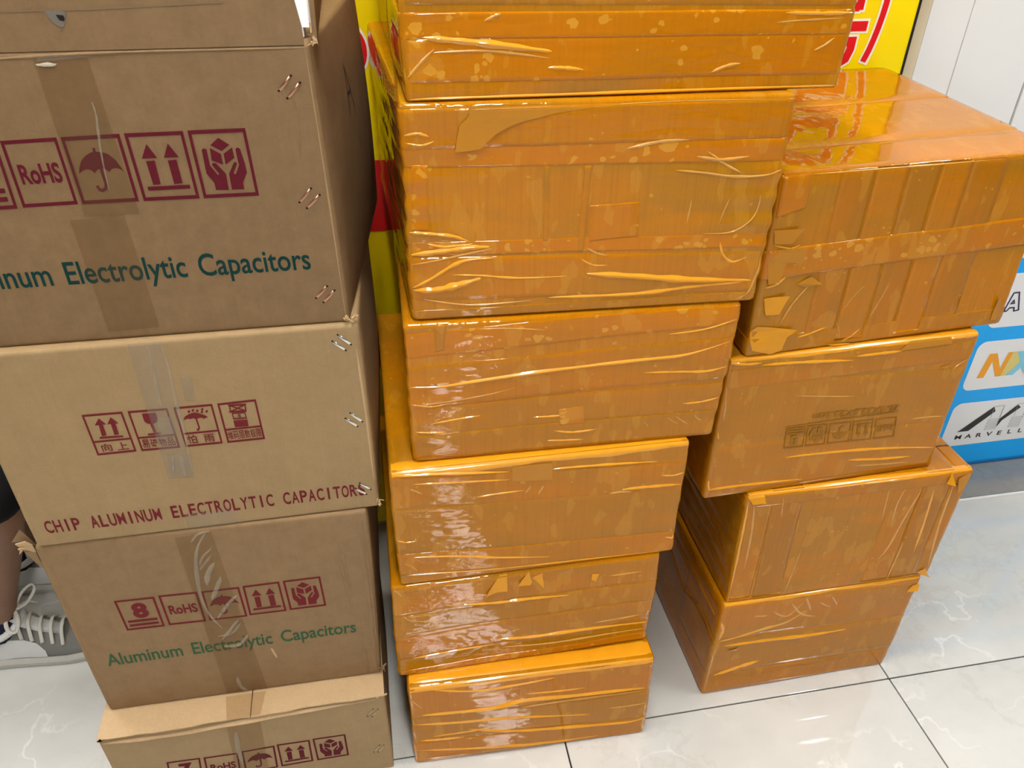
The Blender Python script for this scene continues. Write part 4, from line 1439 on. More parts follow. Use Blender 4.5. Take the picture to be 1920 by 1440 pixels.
q1 = c.T(*zz([(1000, 350)])[0])[1]
q2 = c.T(*zz([(800, 185)])[0])[1]
top_strip(c, 0.004, q1 - 0.004, 0.0, M['strip_top_lit'], 0.0006)
top_strip(c, q1, q2 + 0.02, 0.02, M['strip_top_lit'], 0.0016)
top_strip(c, q2, c.d - 0.004, 0.02, M['strip_top_lit'], 0.0026)
for fl_, mt, hg in (([(60, 1300), (100, 1265), (288, 1275), (240, 1310), (215, 1370), (160, 1395), (75, 1380)], 'flap', (60, 1330)),
                    ([(150, 900), (325, 880), (290, 950), (240, 955), (200, 1050), (150, 1060)], 'flap_tan', (100, 960)),
                    ([(290, 1060), (360, 1022), (410, 1055), (330, 1075)], 'flap_tan', (290, 1080)), ([(430, 1345), (572, 1342), (572, 1365), (500, 1370)], 'flap', (500, 1400)),
                    ([(180, 800), (320, 785), (260, 860), (180, 865)], 'flap_tan', (120, 830)), ([(130, 1130), (250, 1110), (200, 1200), (140, 1210)], 'flap', (100, 1160)),
                    ([(1218, 1232), (1262, 1110), (1278, 1225)], 'flap_tan', (1270, 1240))):
    c.flap(zz(fl_), M[mt], 0.006, hinge=zz([hg])[0])
folds(c, zz, [([(350, 1070), (270, 1160), (205, 1265)], 6, 'fold_pale'), ([(700, 830), (640, 900), (540, 950)], 6, 'fold_pale'), ([(575, 845), (520, 910), (485, 945)], 5, 'fold_pale'),
              ([(640, 1050), (560, 1130), (520, 1190)], 5, 'fold_pale'), ([(750, 1040), (690, 1150), (640, 1230)], 5, 'fold_pale'), ([(290, 1320), (360, 1300), (450, 1265)], 5),
              ([(500, 1340), (560, 1310), (605, 1270)], 4), ([(420, 915), (440, 905), (470, 915)], 5, 'fold_pale'), ([(180, 870), (260, 890), (310, 870)], 5), ([(160, 960), (230, 930), (290, 900)], 5),
              ([(370, 525), (690, 505), (1000, 482), (1330, 440)], 4), ([(140, 1080), (200, 1060), (250, 1010)], 5), ([(490, 1250), (500, 1300), (490, 1330)], 4, 'fold_pale')])
edge_roll(c, 0.004, c.w - 0.004, 0.008, 'strip_c')

c = taped('R2', 'orange-taped carton with faint upside-down print, second from top of right stack', GR, 32, wr=0.0012, shl=0.02, shr=0.02)
zz = lambda pts: Z(1300, 600, 3.4286, pts)
v1, t1 = px_v(c, *zz([(240, 285), (1840, 90)]))
v2, t2 = px_v(c, *zz([(200, 400), (1780, 300)]))
v3, t3 = px_v(c, *zz([(140, 800), (1600, 640)]))
c.hstrip(v2, c.h - 0.016, t1, M['strip_c'], 0.0006)
c.hstrip(v3, v2 - 0.003, (t2 + t3) / 2, M['strip_b'], 0.0004)
c.hstrip(0.004, v3 - 0.003, t3 * 0.5, M['strip_c'], 0.0006)
edge_roll(c, 0.004, c.w - 0.004, 0.012)
ghost = [(icon_number('8'), 575, 705), (icon_hands(), 715, 845), (icon_umbrella(), 858, 1000), (icon_arrows(), 1010, 1140), (icon_text('RoHS', 0.03), 1155, 1290)]
for pen, xa, xb in ghost:
    ya, yb = 828 - (xa - 560) * 0.105, 828 - (xb - 560) * 0.105
    hh = 130
    # the carton was turned over: symbols stand on their heads
    q = zz([(xb, yb - 0), (xa, ya - 0), (xa + 22, ya - hh), (xb + 22, yb - hh)])
    c.icon(pen, q, M['ghost_ink'], 0.0016)
c.text('26.4X32.5X23.3cm', zz([(1330, 545)])[0], zz([(770, 603)])[0], (0, 11), M['ghost_ink'], off=0.0016)
g = Pen()
A, B = c.P(*zz([(580, 690)])[0]), c.P(*zz([(1320, 588)])[0])
g.stroke([tuple(A), tuple(B)], 0.0022)
mesh('printed_line', c.front(g.V, 0.0016), g.F, M['ghost_ink'], c.root)
folds(c, zz, [([(590, 882), (800, 860), (1050, 837), (1300, 825), (1550, 825)], 5), ([(1030, 937), (1200, 930), (1400, 915)], 4, 'fold_pale'), ([(990, 900), (1200, 895), (1400, 880)], 5),
              ([(80, 1092), (300, 1062), (700, 1022)], 5), ([(650, 485), (880, 492), (1040, 490)], 3.5, 'fold_pale'), ([(440, 290), (700, 270), (1030, 257)], 6), ([(1050, 232), (1200, 215), (1340, 198)], 6),
              ([(1640, 102), (1750, 88), (1845, 78)], 5), ([(215, 430), (205, 560), (195, 650)], 4, 'fold_pale'), ([(150, 720), (155, 740), (162, 765)], 3.5), ([(1660, 330), (1700, 290), (1770, 250)], 3, 'fold_pale'),
              ([(240, 280), (350, 285), (440, 275)], 5), ([(95, 1030), (92, 1060), (100, 1100)], 4), ([(1400, 640), (1500, 628), (1620, 622)], 4, 'fold_pale')])
c.flap(zz([(1580, 305), (1650, 282), (1628, 312)]), M['flap_tan'], 0.002, hinge=zz([(1590, 320)])[0])
c.flap(zz([(1325, 195), (1450, 180), (1550, 165), (1660, 150), (1660, 100), (1400, 130)]), M['flap_tan'], 0.0006, hinge=zz([(1500, 80)])[0])

c = taped('R3', 'orange-taped carton with upright wrinkles and torn upper right corner, in right stack', GR, 33, wr=0.0010)
zz = lambda pts: Z(1200, 800, 2.25, pts)
for i, (ua, ub) in enumerate(((0.006, 0.052), (0.054, 0.115), (0.30, 0.36), (0.362, 0.42), (0.422, 0.452))):
    c.vstrip(ua, ub, 0.004 * (-1) ** i, M['strip_v'] if i % 2 else M['strip_c'], 0.0006 + 0.0003 * (i % 2), over=0.08)
c.hstrip(c.h - 0.03, c.h - 0.004, 0.0, M['strip_c'], 0.0012)
folds(c, zz, [([(485, 320), (470, 450), (440, 600)], 4, 'fold_pale'), ([(605, 290), (600, 340), (595, 385)], 3, 'fold_pale'), ([(680, 520), (640, 620), (600, 710)], 3, 'fold_pale'),
              ([(1190, 260), (1120, 380), (1050, 500), (1000, 560)], 4, 'fold_pale'), ([(1240, 260), (1200, 400), (1150, 530)], 4), ([(1110, 480), (1075, 560), (1040, 630)], 4, 'fold_pale'),
              ([(1320, 250), (1260, 420), (1215, 580)], 5, 'fold_pale'), ([(1055, 250), (1040, 320), (1020, 400)], 3, 'fold_pale'), ([(455, 290), (410, 500), (365, 740)], 5),
              ([(920, 240), (1050, 225), (1180, 205)], 5), ([(1120, 260), (1085, 330), (1060, 420)], 3, 'fold_pale')])
for fl_, mt, hg in (([(455, 292), (520, 284), (522, 310), (470, 320)], 'flap', (480, 270)), ([(1325, 270), (1340, 215), (1408, 186), (1372, 235)], 'flap_tan', (1400, 180)),
                    ([(1285, 232), (1318, 192), (1318, 236)], 'flap', (1300, 190)), ([(1165, 612), (1195, 588), (1208, 622)], 'flap', (1150, 612))):
    c.flap(zz(fl_), M[mt], 0.010, hinge=zz([hg])[0])
edge_roll(c, 0.004, c.w - 0.004, 0.012)

c = taped('R4', 'orange-taped carton standing on the floor at the bottom of the right stack', GR, 34, wr=0.0012)
v1, t1 = px_v(c, *zz([(330, 900), (1100, 790)]))
v2, t2 = px_v(c, *zz([(300, 1040), (1030, 930)]))
c.hstrip(v1, c.h - 0.010, t1, M['strip_c'], 0.0006)
c.hstrip(v2, v1 - 0.003, (t1 + t2) / 2, M['strip_b'], 0.0009)
c.hstrip(0.003, v2 - 0.003, t2 * 0.5, M['strip_c'], 0.0006)
edge_roll(c, 0.004, c.w - 0.004, 0.010)
folds(c, zz, [([(330, 905), (400, 890), (520, 855), (620, 825), (700, 775)], 6, 'fold_pale'), ([(350, 925), (500, 905), (700, 880), (870, 850)], 6), ([(310, 1050), (420, 1010), (500, 985)], 6),
              ([(640, 745), (680, 790), (740, 800)], 4, 'fold_pale'), ([(700, 720), (710, 745), (720, 775)], 4, 'fold_pale'), ([(760, 740), (780, 752), (805, 760)], 3, 'fold_pale'), ([(810, 715), (822, 735), (832, 752)], 3, 'fold_pale'),
              ([(480, 800), (510, 800), (540, 797)], 4, 'fold_pale'), ([(330, 830), (350, 860), (330, 900)], 4), ([(310, 950), (290, 1030), (265, 1110)], 3, 'fold_pale'), ([(560, 780), (620, 800), (690, 740)], 4, 'fold_pale')])
c.flap(zz([(365, 942), (412, 930), (405, 942)]), M['flap_tan'], 0.003, hinge=zz([(400, 960)])[0])
c.flap(zz([(1118, 690), (1150, 665), (1180, 660), (1160, 685)]), M['flap'], 0.006, hinge=zz([(1150, 650)])[0])

# long diagonal folds on the dark left side of R4 and R3
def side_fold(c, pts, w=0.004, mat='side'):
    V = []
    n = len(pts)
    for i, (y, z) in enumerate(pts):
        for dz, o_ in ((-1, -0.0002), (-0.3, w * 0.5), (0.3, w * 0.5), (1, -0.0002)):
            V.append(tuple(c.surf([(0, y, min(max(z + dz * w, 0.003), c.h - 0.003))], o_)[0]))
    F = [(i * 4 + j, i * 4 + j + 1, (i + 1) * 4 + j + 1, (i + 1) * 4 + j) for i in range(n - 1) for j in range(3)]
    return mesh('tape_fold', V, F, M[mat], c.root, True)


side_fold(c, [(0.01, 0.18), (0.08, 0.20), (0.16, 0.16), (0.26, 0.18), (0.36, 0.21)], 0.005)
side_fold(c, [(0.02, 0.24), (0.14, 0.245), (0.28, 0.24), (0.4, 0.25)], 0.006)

# ------------------------------------------------------------------ yellow sign behind the stacks
sg = empty('wall_sign', (0.40, 1.61, 0.05))
tag(sg, 'tall yellow wall sign with red characters outlined in white, behind the taped cartons', 'sign')
SX, SYF = 0.40, 1.590
sx = lambda x: x - SX
box('sign_panel', sx(-0.42), sx(1.134), SYF - 1.61, 0.022, 0.0, 2.25, M['yellow'], sg)
box('edge_strip', sx(1.1342), sx(1.139), SYF - 1.612, 0.022, 0.0, 2.25, M['black'], sg)


def sign_shape(name, pen, mat, off):
    V = [(a - SX, SYF - 1.61 - off - g_ * 2e-5, b_ - 0.05) for (a, b_), g_ in zip(pen.V, pen.G)]
    mesh(name, V, pen.F, mat, sg)


def ellipse(cx, cz, rx_, rz_, n=40):
    return [(cx + rx_ * math.cos(t), cz + rz_ * math.sin(t)) for t in np.linspace(0, 2 * math.pi, n + 1)[:-1]]


PAR = [(1.030, 1.197), (1.0475, 1.197)]
def paren(grow):
    xs = np.linspace(0, 1, 13)
    zc = 1.197 - grow + xs * (0.262 + 2 * grow)
    cx = 1.030 + 0.022 * np.sin(np.pi * xs) ** 0.8 + 0.0085
    return list(zip(cx, zc))


for grow, nm, mt, off in ((0.0045, 'character_outline', 'sign_white', 0.0008), (0.0, 'character', 'sign_red', 0.0016)):
    g2_ = grow * 2
    p = Pen()
    # upper box of the character
    p.stroke([(0.903, 1.297 - grow), (0.903, 1.385), (1.003, 1.385), (1.003, 1.297 - grow)], 0.017 + g2_)
    p.stroke([(0.903 - grow, 1.303), (1.003 + grow, 1.303)], 0.017 + g2_)
    # long bar
    p.stroke([(0.868 - grow, 1.2665), (1.0295 + grow, 1.2665)], 0.019 + g2_)
    # lower hook
    p.stroke([(0.915, 1.262), (0.908, 1.2375), (1.003, 1.2375), (1.003, 1.222), (0.997, 1.204), (0.985, 1.197), (0.962 - grow, 1.197)], 0.018 + g2_)
    sign_shape(nm, p, M[mt], off)
    p = Pen()
    p.stroke(paren(grow), 0.0135 + g2_)
    sign_shape(nm, p, M[mt], off)
    p = Pen()
    p.poly(ellipse(-0.047, 1.246, 0.058 + grow, 0.058 + grow))
    sign_shape('dot_outline' if grow else 'red_dot', p, M[mt], off)
p = Pen()
p.poly([(-0.42, 0.886), (1.134, 0.886), (1.134, 1.038), (-0.42, 1.038)])
sign_shape('red_band', p, M['sign_red'], 0.0012)

# ------------------------------------------------------------------ blue board with logos
bb = empty('logo_board', (2.0, 1.60, 0.004))
tag(bb, 'blue board with white rounded logo panels at the foot of the wall', 'board')
BY = 1.585
bz = 0.004
box('board', 1.22 - 2.0, 3.2 - 2.0, BY - 1.60, 0.020, 0.010, 0.93, M['blue'], bb, 0.001)
box('board_edge', 1.22 - 2.0, 3.2 - 2.0, BY - 1.603, 0.020, 0.0, 0.0098, M['blue_dark'], bb, 0.001)


def board_shape(name, pen, mat, off, parent=None):
    V = [(a - 2.0, BY - 1.60 - off - g_ * 1e-5, b_ - bz) for (a, b_), g_ in zip(pen.V, pen.G)]
    return mesh(name, V, pen.F, M[mat], parent or bb)


def rrect(x0, x1, z0, z1, r):
    pts = []
    for cx, cz, a0 in ((x1 - r, z1 - r, 0), (x0 + r, z1 - r, 90), (x0 + r, z0 + r, 180), (x1 - r, z0 + r, 270)):
        for t in range(0, 91, 15):
            a = math.radians(a0 + t)
            pts.append((cx + r * math.cos(a), cz + r * math.sin(a)))
    return pts


panels = []
for z0, z1 in ((0.499, 0.662), (0.2925, 0.456), (0.0875, 0.2475), (0.705, 0.865)):
    p = Pen()
    p.poly(rrect(1.596, 2.06, z0, z1, 0.026))
    panels.append(board_shape('white_panel', p, 'board_white', 0.0006))
    p = Pen()
    p.poly(rrect(2.12, 2.58, z0, z1, 0.026))
    board_shape('white_panel', p, 'board_white', 0.0006)
bp = lambda pts: [tuple(on_y(x, y, BY)[[0, 2]]) for x, y in pts]
zb = lambda pts: Z(1720, 480, 3.43, pts)
# outlined italic letters on the upper panel
p = Pen()
A_out = bp(zb([(552, 356), (620, 236), (655, 232), (648, 345), (618, 352), (620, 330), (590, 333), (572, 352)]))
p.stroke(A_out, 0.0042, True)
p.stroke(bp(zb([(600, 305), (620, 282), (622, 302)])), 0.0038, True)
L0 = on_y(*zb([(652, 345)])[0], BY)
p.stroke([(1.7085, 0.545), (1.722, 0.606), (1.737, 0.606), (1.7275, 0.563), (1.762, 0.563), (1.757, 0.545)], 0.0042, True)
board_shape('logo_letters', p, 'navy', 0.0014, panels[0])
# overlapping coloured letters
def logo(poly, mat, off):
    p = Pen()
    p.poly(poly)
    board_shape('logo_letter', p, mat, off, panels[1])


logo([(1.630, 0.334), (1.642, 0.414), (1.6665, 0.414), (1.694, 0.362), (1.7015, 0.4135), (1.7165, 0.4135), (1.706, 0.334), (1.689, 0.334), (1.6605, 0.3875), (1.6525, 0.334)], 'logo_orange', 0.0014)
logo([(1.706, 0.334), (1.722, 0.334), (1.752, 0.376), (1.730, 0.4135), (1.7165, 0.4135), (1.712, 0.385)], 'logo_sand', 0.0012)
logo([(1.722, 0.334), (1.746, 0.334), (1.763, 0.358), (1.781, 0.334), (1.806, 0.334), (1.776, 0.374), (1.803, 0.4135), (1.780, 0.4135), (1.764, 0.391), (1.748, 0.4135), (1.730, 0.4135), (1.752, 0.376)], 'logo_sky', 0.0016)
logo([(1.781, 0.334), (1.806, 0.334), (1.809, 0.356), (1.842, 0.358), (1.860, 0.372), (1.864, 0.397), (1.850, 0.4135), (1.803, 0.4135), (1.790, 0.394), (1.838, 0.394), (1.838, 0.378), (1.794, 0.376), (1.789, 0.356)], 'logo_lime', 0.0013)
# black slanted M with striped uprights
p = Pen()
p.poly([(1.640, 0.141), (1.676, 0.141), (1.742, 0.2055), (1.7315, 0.224)])
p.poly([(1.768, 0.144), (1.778, 0.168), (1.824, 0.2105), (1.810, 0.2225), (1.7665, 0.174)])
board_shape('logo_mark', p, 'ink', 0.0014, panels[2])
p = Pen()
for x0 in (1.7315, 1.810):
    p.stroke([(x0, 0.224), (x0 + 0.034, 0.224), (x0 + 0.034, 0.180)], 0.0012)
    p.stroke([(x0, 0.224), (x0 + 0.004, 0.180)], 0.0012)
    p.stroke([(x0 + 0.034, 0.224), (x0 + 0.036, 0.168)], 0.0012)
    for k in range(4):
        zc = 0.176 - k * 0.0105
        p.stroke([(x0 - 0.002, zc), (x0 + 0.034, zc), (x0 + 0.034, zc - 0.0055), (x0 - 0.002, zc - 0.0055)], 0.0011, True)
board_shape('logo_lines', p, 'grey_line', 0.0014, panels[2])
p = Pen()
for i, ch in enumerate('MARVELL'):
    v, f, w = text2d(ch, offset=0.02)
    p.add([(1.638 + i * 0.0355 + x * 0.031, 0.113 + y * 0.0215) for x, y in v], f)
v, f, w = text2d('®')
p.add([(1.8835 + x * 0.014, 0.126 + y * 0.014) for x, y in v], f)
board_shape('logo_letters', p, 'ink', 0.0014, panels[2])

# ------------------------------------------------------------------ seated person at the left edge
def skin_mesh(name, verts, edges, radii, mat, parent, sub=2, root=0):
    me = bpy.data.meshes.new(name)
    me.from_pydata(verts, edges, [])
    o = bpy.data.objects.new(name, me)
    COL.objects.link(o)
    md = o.modifiers.new('skin', 'SKIN')
    sk = me.skin_vertices[0].data
    for i, r_ in enumerate(radii):
        sk[i].radius = r_ if isinstance(r_, tuple) else (r_, r_)
        sk[i].use_root = (i == root)
    md.use_smooth_shade = True
    ms = o.modifiers.new('sub', 'SUBSURF')
    ms.levels = sub
    ms.render_levels = sub
    bpy.context.view_layer.update()
    ev = o.evaluated_get(bpy.context.evaluated_depsgraph_get())
    me2 = bpy.data.meshes.new_from_object(ev)
    bpy.data.objects.remove(o)
    me2.name = name
    me2.materials.clear()
    return link(name, me2, mat, parent, True)


PX, PY = -1.30, 1.40
per = empty('person', (PX, PY, 0.0))
tag(per, 'seated person in black shorts, navy socks and grey and white sneakers at the left edge', 'person')
# joints in person-local space: facing +x; near leg at y=-0.055, far leg at +0.16
near, far = -0.055, 0.17
J = [(0, 0.055, 0.52), (0.0, 0.055, 0.66), (0.01, 0.055, 0.82), (0.02, 0.055, 0.93), (0.03, 0.055, 1.03), (0.05, 0.055, 1.12), (0.07, 0.055, 1.19), (0.075, 0.055, 1.25)]
Rr = [(0.15, 0.115), (0.14, 0.105), (0.155, 0.11), (0.16, 0.105), (0.075, 0.07), (0.075, 0.085), (0.075, 0.095), (0.045, 0.06)]
E_ = [(i, i + 1) for i in range(7)]
def leg(y, kx, ax):
    i0 = len(J)
    J.extend([(0.10, y, 0.50), (0.30, y, 0.50), (kx, y, 0.475), (kx - 0.045, y, 0.36), (ax + 0.03, y, 0.20), (ax, y, 0.09), (ax + 0.05, y, 0.05), (ax + 0.16, y, 0.035)])
    Rr.extend([0.085, 0.075, 0.060, 0.058, 0.042, 0.036, (0.036, 0.03), (0.034, 0.018)])
    E_.append((0, i0))
    E_.extend([(i0 + k, i0 + k + 1) for k in range(7)])
leg(near, 0.50, 0.375)
leg(far, 0.48, 0.35)
def arm(y, sgn):
    i0 = len(J)
    J.extend([(0.02, 0.055 + sgn * 0.17, 0.92), (0.06, 0.055 + sgn * 0.20, 0.78), (0.10, 0.055 + sgn * 0.20, 0.66), (0.22, 0.055 + sgn * 0.16, 0.60), (0.33, 0.055 + sgn * 0.13, 0.575), (0.40, 0.055 + sgn * 0.125, 0.567)])
    Rr.extend([0.058, 0.046, 0.040, 0.036, 0.027, (0.036, 0.015)])
    E_.append((3, i0))
    E_.extend([(i0 + k, i0 + k + 1) for k in range(5)])
    hnd = i0 + 5
    for k, (dy, ln) in enumerate(((-0.026, 0.065), (-0.009, 0.078), (0.009, 0.073), (0.026, 0.056))):
        a = len(J)
        J.extend([(0.43, 0.055 + sgn * 0.125 + dy, 0.567), (0.43 + ln * 0.55, 0.055 + sgn * 0.125 + dy * 1.15, 0.563), (0.43 + ln, 0.055 + sgn * 0.125 + dy * 1.2, 0.550)])
        Rr.extend([0.009, 0.0085, 0.007])
        E_.extend([(hnd, a), (a, a + 1), (a + 1, a + 2)])
    a = len(J)
    J.extend([(0.385, 0.055 + sgn * 0.125 - sgn * 0.040, 0.565), (0.415, 0.055 + sgn * 0.125 - sgn * 0.062, 0.560)])
    Rr.extend([0.011, 0.0085])
    E_.extend([(i0 + 4, a), (a, a + 1)])
arm(0, -1)
arm(0, 1)
body_o = skin_mesh('body', J, E_, Rr, M['skin'], per, 1)
# face and hair
def lathe_ball(name, ctr, rx_, ry_, rz_, mat, parent, zmin=-1.0, n=14, m=10):
    V, F = [], []
    for i in range(m + 1):
        t = math.acos(max(-1, zmin)) * i / m
        for j in range(n):
            a = 2 * math.pi * j / n
            V.append((ctr[0] + rx_ * math.sin(t) * math.cos(a), ctr[1] + ry_ * math.sin(t) * math.sin(a), ctr[2] + rz_ * math.cos(t)))
    for i in range(m):
        for j in range(n):
            F.append((i * n + j, (i + 1) * n + j, (i + 1) * n + (j + 1) % n, i * n + (j + 1) % n))
    return mesh(name, V, F, mat, parent, True)


lathe_ball('hair', (0.052, 0.055, 1.205), 0.096, 0.088, 0.10, M['hair'], per, 0.05)
for s_ in (-1, 1):
    lathe_ball('eye', (0.142, 0.055 + s_ * 0.032, 1.170), 0.010, 0.013, 0.008, M['eye'], per)
    lathe_ball('ear', (0.055, 0.055 + s_ * 0.084, 1.165), 0.018, 0.009, 0.028, M['skin'], per)
lathe_ball('nose', (0.155, 0.055, 1.145), 0.016, 0.012, 0.022, M['skin'], per)
lathe_ball('mouth', (0.145, 0.055, 1.108), 0.010, 0.024, 0.006, simple('lips', (0.24, 0.08, 0.06, 1), 0.5), per)
# clothes
skin_mesh('shirt', [(0, 0.055, 0.56), (0, 0.055, 0.68), (0.01, 0.055, 0.82), (0.02, 0.055, 0.93), (0.03, 0.055, 1.0), (0.02, -0.12, 0.925), (0.05, -0.145, 0.80), (0.02, 0.23, 0.925), (0.05, 0.255, 0.80)],
          [(0, 1), (1, 2), (2, 3), (3, 4), (3, 5), (5, 6), (3, 7), (7, 8)], [(0.185, 0.150), (0.178, 0.142), (0.180, 0.138), (0.178, 0.128), 0.09, 0.075, 0.066, 0.075, 0.066], M['shirt'], per, 2)
skin_mesh('shorts', [(-0.01, 0.055, 0.54), (0.10, near, 0.51), (0.30, near, 0.50), (0.49, near, 0.475), (0.487, near, 0.425), (0.10, far, 0.51), (0.30, far, 0.50), (0.47, far, 0.475), (0.465, far, 0.425)],
          [(0, 1), (1, 2), (2, 3), (3, 4), (0, 5), (5, 6), (6, 7), (7, 8)], [(0.165, 0.13), 0.105, 0.095, 0.082, 0.078, 0.105, 0.095, 0.082, 0.078], M['shorts'], per, 2)
for yy, ax in ((near, 0.375), (far, 0.35)):
    skin_mesh('sock', [(ax + 0.02, yy, 0.16), (ax + 0.004, yy, 0.10), (ax + 0.0, yy, 0.06)], [(0, 1), (1, 2)], [0.041, 0.041, 0.044], M['sock'], per, 2)


def loft(name, rings, mat, parent, close=True, smooth=True):
    n = len(rings[0])
    V = [p for r_ in rings for p in r_]
    F = [(i * n + j, (i + 1) * n + j, (i + 1) * n + (j + 1) % n, i * n + (j + 1) % n) for i in range(len(rings) - 1) for j in range(n)]
    if close:
        F += [tuple(range(n)), tuple((len(rings) - 1) * n + j for j in range(n))[::-1]]
    return mesh(name, V, F, mat, parent, smooth)


def tube(name, pts, r_, mat, parent, flat=1.0, up=(0, 0, 1)):
    P_ = [np.array(p, float) for p in pts]
    fine = []
    for i in range(len(P_) - 1):
        p0, p1, p2, p3 = P_[max(0, i - 1)], P_[i], P_[i + 1], P_[min(len(P_) - 1, i + 2)]
        for t in np.linspace(0, 1, 6)[:-1]:
            fine.append(0.5 * ((2 * p1) + (-p0 + p2) * t + (2 * p0 - 5 * p1 + 4 * p2 - p3) * t * t + (-p0 + 3 * p1 - 3 * p2 + p3) * t ** 3))
    fine.append(P_[-1])
    rings = []
    for i, q in enumerate(fine):
        d = fine[min(i + 1, len(fine) - 1)] - fine[max(i - 1, 0)]
        d /= max(np.linalg.norm(d), 1e-9)
        u_ = np.cross(d, np.array(up, float))
        if np.linalg.norm(u_) < 1e-3:
            u_ = np.cross(d, np.array([1.0, 0, 0]))
        u_ /= np.linalg.norm(u_)
        w2 = np.cross(u_, d)
        rings.append([tuple(q + u_ * r_ * math.cos(a) + w2 * r_ * flat * math.sin(a)) for a in np.linspace(0, 2 * math.pi, 9)[:-1]])
    return loft(name, rings, mat, parent)


def shoe(ax, yy):
    """one sneaker: heel behind the ankle, toe towards +x"""
    base = mesh('shoe', [], [], None, per)  # replaced below
    bpy.data.objects.remove(base)
    x0 = ax - 0.065
    secs = [(0.0, 0.020, 0.062), (0.012, 0.030, 0.082), (0.04, 0.036, 0.092), (0.075, 0.038, 0.098), (0.105, 0.040, 0.104), (0.13, 0.042, 0.094), (0.165, 0.046, 0.078), (0.20, 0.048, 0.062),
            (0.235, 0.045, 0.052), (0.262, 0.036, 0.044), (0.278, 0.020, 0.034), (0.284, 0.006, 0.026)]
    rings, sole = [], []
    for sx_, hw, top in secs:
        ring = []
        zb_ = 0.018
        for t in np.linspace(0, math.pi, 13):
            cc, ss = math.cos(t), math.sin(t)
            ring.append((x0 + sx_, yy + hw * np.sign(cc) * abs(cc) ** 0.65, zb_ + (top - zb_) * ss ** 0.8))
        rings.append(ring + [(x0 + sx_, yy - hw * 0.5, zb_ - 0.003), (x0 + sx_, yy + hw * 0.5, zb_ - 0.003)])
    up = loft('shoe', rings, M['shoe_grey'], per)
    n_s = len(secs)
    for sx_, hw, top in secs:
        lift = 0.012 * max(0.0, (sx_ - 0.20) / 0.084) ** 2 + 0.004 * max(0, (0.03 - sx_) / 0.03)
        hw2 = hw + 0.006
        th = 0.030 - 0.006 * sx_ / 0.284
        sole.append([(x0 + sx_ * 1.03 - 0.004, yy + hw2, 0.004 + lift), (x0 + sx_ * 1.03 - 0.004, yy + hw2 + 0.002, th * 0.6 + lift), (x0 + sx_ * 1.03 - 0.004, yy + hw2 - 0.003, th + lift * 0.6),
                     (x0 + sx_ * 1.03 - 0.004, yy - hw2 + 0.003, th + lift * 0.6), (x0 + sx_ * 1.03 - 0.004, yy - hw2 - 0.002, th * 0.6 + lift), (x0 + sx_ * 1.03 - 0.004, yy - hw2, 0.004 + lift),
                     (x0 + sx_ * 1.03 - 0.004, yy - hw2 * 0.7, 0.0 + lift), (x0 + sx_ * 1.03 - 0.004, yy + hw2 * 0.7, 0.0 + lift)])
    loft('sole', sole, M['sole'], up, smooth=False)

    def side_pt(sx_, f, s_, o_=0.0015):
        """point on the upper's side: f 0 = sole line, 1 = ridge"""
        xs_ = [q[0] for q in secs]
        hw = np.interp(sx_, xs_, [q[1] for q in secs])
        top = np.interp(sx_, xs_, [q[2] for q in secs])
        t = math.pi / 2 * f
        cc, ss = math.cos(t), math.sin(t)
        return (x0 + sx_, yy + s_ * ((hw + o_) * cc ** 0.65), 0.018 + (top + o_ - 0.018) * ss ** 0.8)
    for s_ in (-1, 1):
        # white panel along the heel and the quarter
        cols = [(0.004, 0.05, 0.75), (0.03, 0.05, 0.62), (0.06, 0.05, 0.52), (0.09, 0.06, 0.50), (0.12, 0.06, 0.50), (0.145, 0.06, 0.45), (0.16, 0.07, 0.25)]
        V, F = [], []
        for sx_, f0, f1 in cols:
            for k in range(5):
                V.append(side_pt(sx_, f0 + (f1 - f0) * k / 4, s_))
        for i in range(len(cols) - 1):
            for k in range(4):
                F.append((i * 5 + k, (i + 1) * 5 + k, (i + 1) * 5 + k + 1, i * 5 + k + 1))
        mesh('side_panel', V, F, M['shoe_white'], up, True)
    # padded collar and tongue
    tube('collar', [(x0 + 0.012, yy, 0.090), (x0 + 0.03, yy - 0.030, 0.092), (x0 + 0.075, yy - 0.036, 0.096), (x0 + 0.108, yy - 0.024, 0.112), (x0 + 0.115, yy, 0.118), (x0 + 0.108, yy + 0.024, 0.112),
                    (x0 + 0.075, yy + 0.036, 0.096), (x0 + 0.03, yy + 0.030, 0.092), (x0 + 0.012, yy, 0.090)], 0.009, M['shoe_white'], up)
    tg = []
    for i, (sx_, zt, hw) in enumerate(((0.095, 0.150, 0.020), (0.105, 0.137, 0.022), (0.12, 0.115, 0.022), (0.15, 0.092, 0.020), (0.19, 0.071, 0.016))):
        tg.append([(x0 + sx_, yy - hw, zt - 0.006), (x0 + sx_, yy - hw * 0.5, zt), (x0 + sx_, yy + hw * 0.5, zt), (x0 + sx_, yy + hw, zt - 0.006), (x0 + sx_ - 0.005, yy + hw * 0.6, zt - 0.010), (x0 + sx_ - 0.005, yy - hw * 0.6, zt - 0.010)])
    loft('tongue', tg, M['shoe_white'], up)
    for i in range(5):
        sx_ = 0.112 + i * 0.020
        zt = np.interp(sx_, [0.1, 0.12, 0.15, 0.19, 0.22], [0.142, 0.119, 0.096, 0.076, 0.064])
        tube('lace', [side_pt(sx_ + 0.006, 0.50, -1, 0.003), (x0 + sx_ + 0.002, yy - 0.018, zt + 0.001), (x0 + sx_, yy, zt + 0.005), (x0 + sx_ - 0.003, yy + 0.018, zt + 0.001), side_pt(sx_ - 0.006, 0.50, 1, 0.003)], 0.0042, M['lace'], up, 0.5)
    kx, kz = x0 + 0.112, 0.146
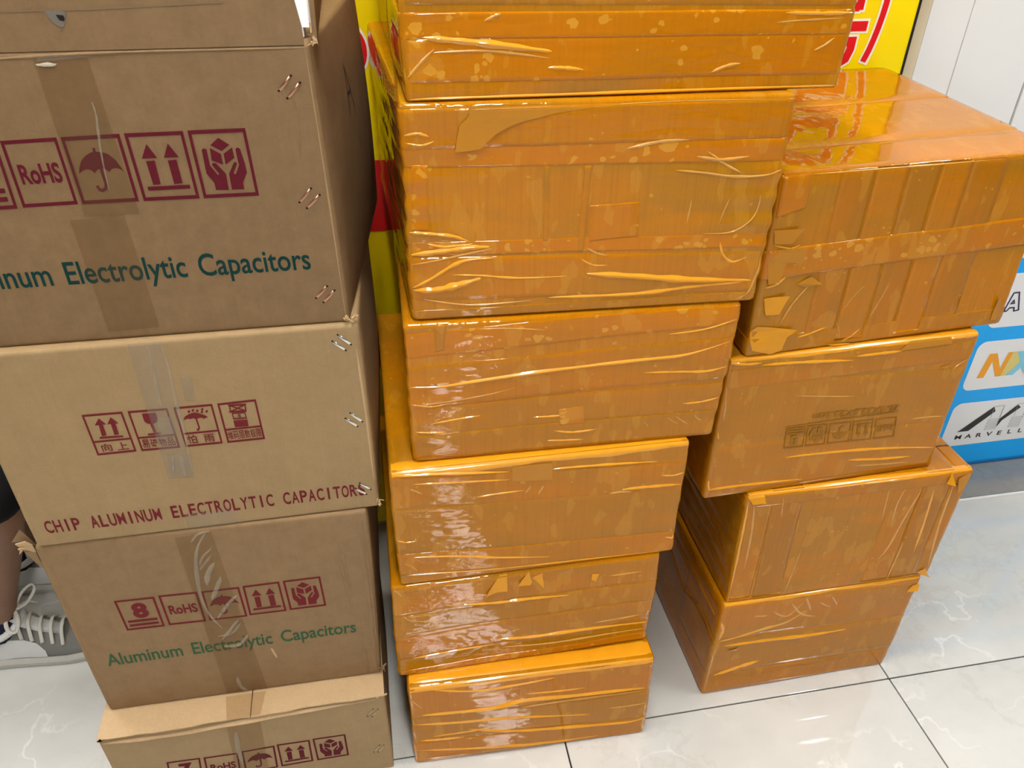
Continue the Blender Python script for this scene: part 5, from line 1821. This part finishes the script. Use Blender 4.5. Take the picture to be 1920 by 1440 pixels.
    # bow: two loops, two loose ends and the knot
    tube('lace', [(kx, yy, kz), (kx + 0.02, yy + 0.012, kz + 0.034), (kx + 0.045, yy + 0.018, kz + 0.052), (kx + 0.052, yy + 0.008, kz + 0.044), (kx + 0.03, yy - 0.002, kz + 0.016), (kx + 0.003, yy - 0.002, kz)], 0.0036, M['lace'], up, 0.6, (0, 1, 0.2))
    tube('lace', [(kx, yy, kz), (kx - 0.012, yy - 0.022, kz - 0.004), (kx - 0.010, yy - 0.036, kz - 0.026), (kx + 0.004, yy - 0.036, kz - 0.034), (kx + 0.010, yy - 0.022, kz - 0.014), (kx, yy - 0.002, kz)], 0.0045, M['lace'], up, 0.6)
    tube('lace', [(kx, yy, kz), (kx - 0.02, yy - 0.010, kz + 0.012), (kx - 0.026, yy - 0.006, kz + 0.034), (kx - 0.024, yy - 0.004, kz + 0.062)], 0.0034, M['lace'], up, 0.6, (0, 1, 0.2))
    tube('lace', [(kx, yy, kz), (kx + 0.016, yy + 0.024, kz - 0.006), (kx + 0.028, yy + 0.040, kz - 0.03)], 0.0034, M['lace'], up, 0.6)
    tube('lace', [(kx - 0.008, yy - 0.010, kz - 0.002), (kx, yy, kz + 0.006), (kx + 0.008, yy + 0.008, kz - 0.002)], 0.007, M['lace'], up)


shoe(0.375, near)
shoe(0.35, far)
# stool under the person
st = empty('stool', (PX, PY + 0.055, 0.0))
tag(st, 'low round stool under the seated person at the left edge', 'stool')
lathe = []
for z_, r_ in ((0.365, 0.165), (0.37, 0.172), (0.39, 0.172), (0.395, 0.165)):
    lathe.append([(r_ * math.cos(a) - 0.02, r_ * math.sin(a), z_) for a in np.linspace(0, 2 * math.pi, 33)[:-1]])
loft('seat', lathe, M['shirt'], st)
for k in range(4):
    a = math.pi / 4 + k * math.pi / 2
    tube('leg', [(0.12 * math.cos(a) - 0.02, 0.12 * math.sin(a), 0.366), (0.17 * math.cos(a) - 0.02, 0.17 * math.sin(a), 0.002)], 0.012, M['metal_pole'], st)
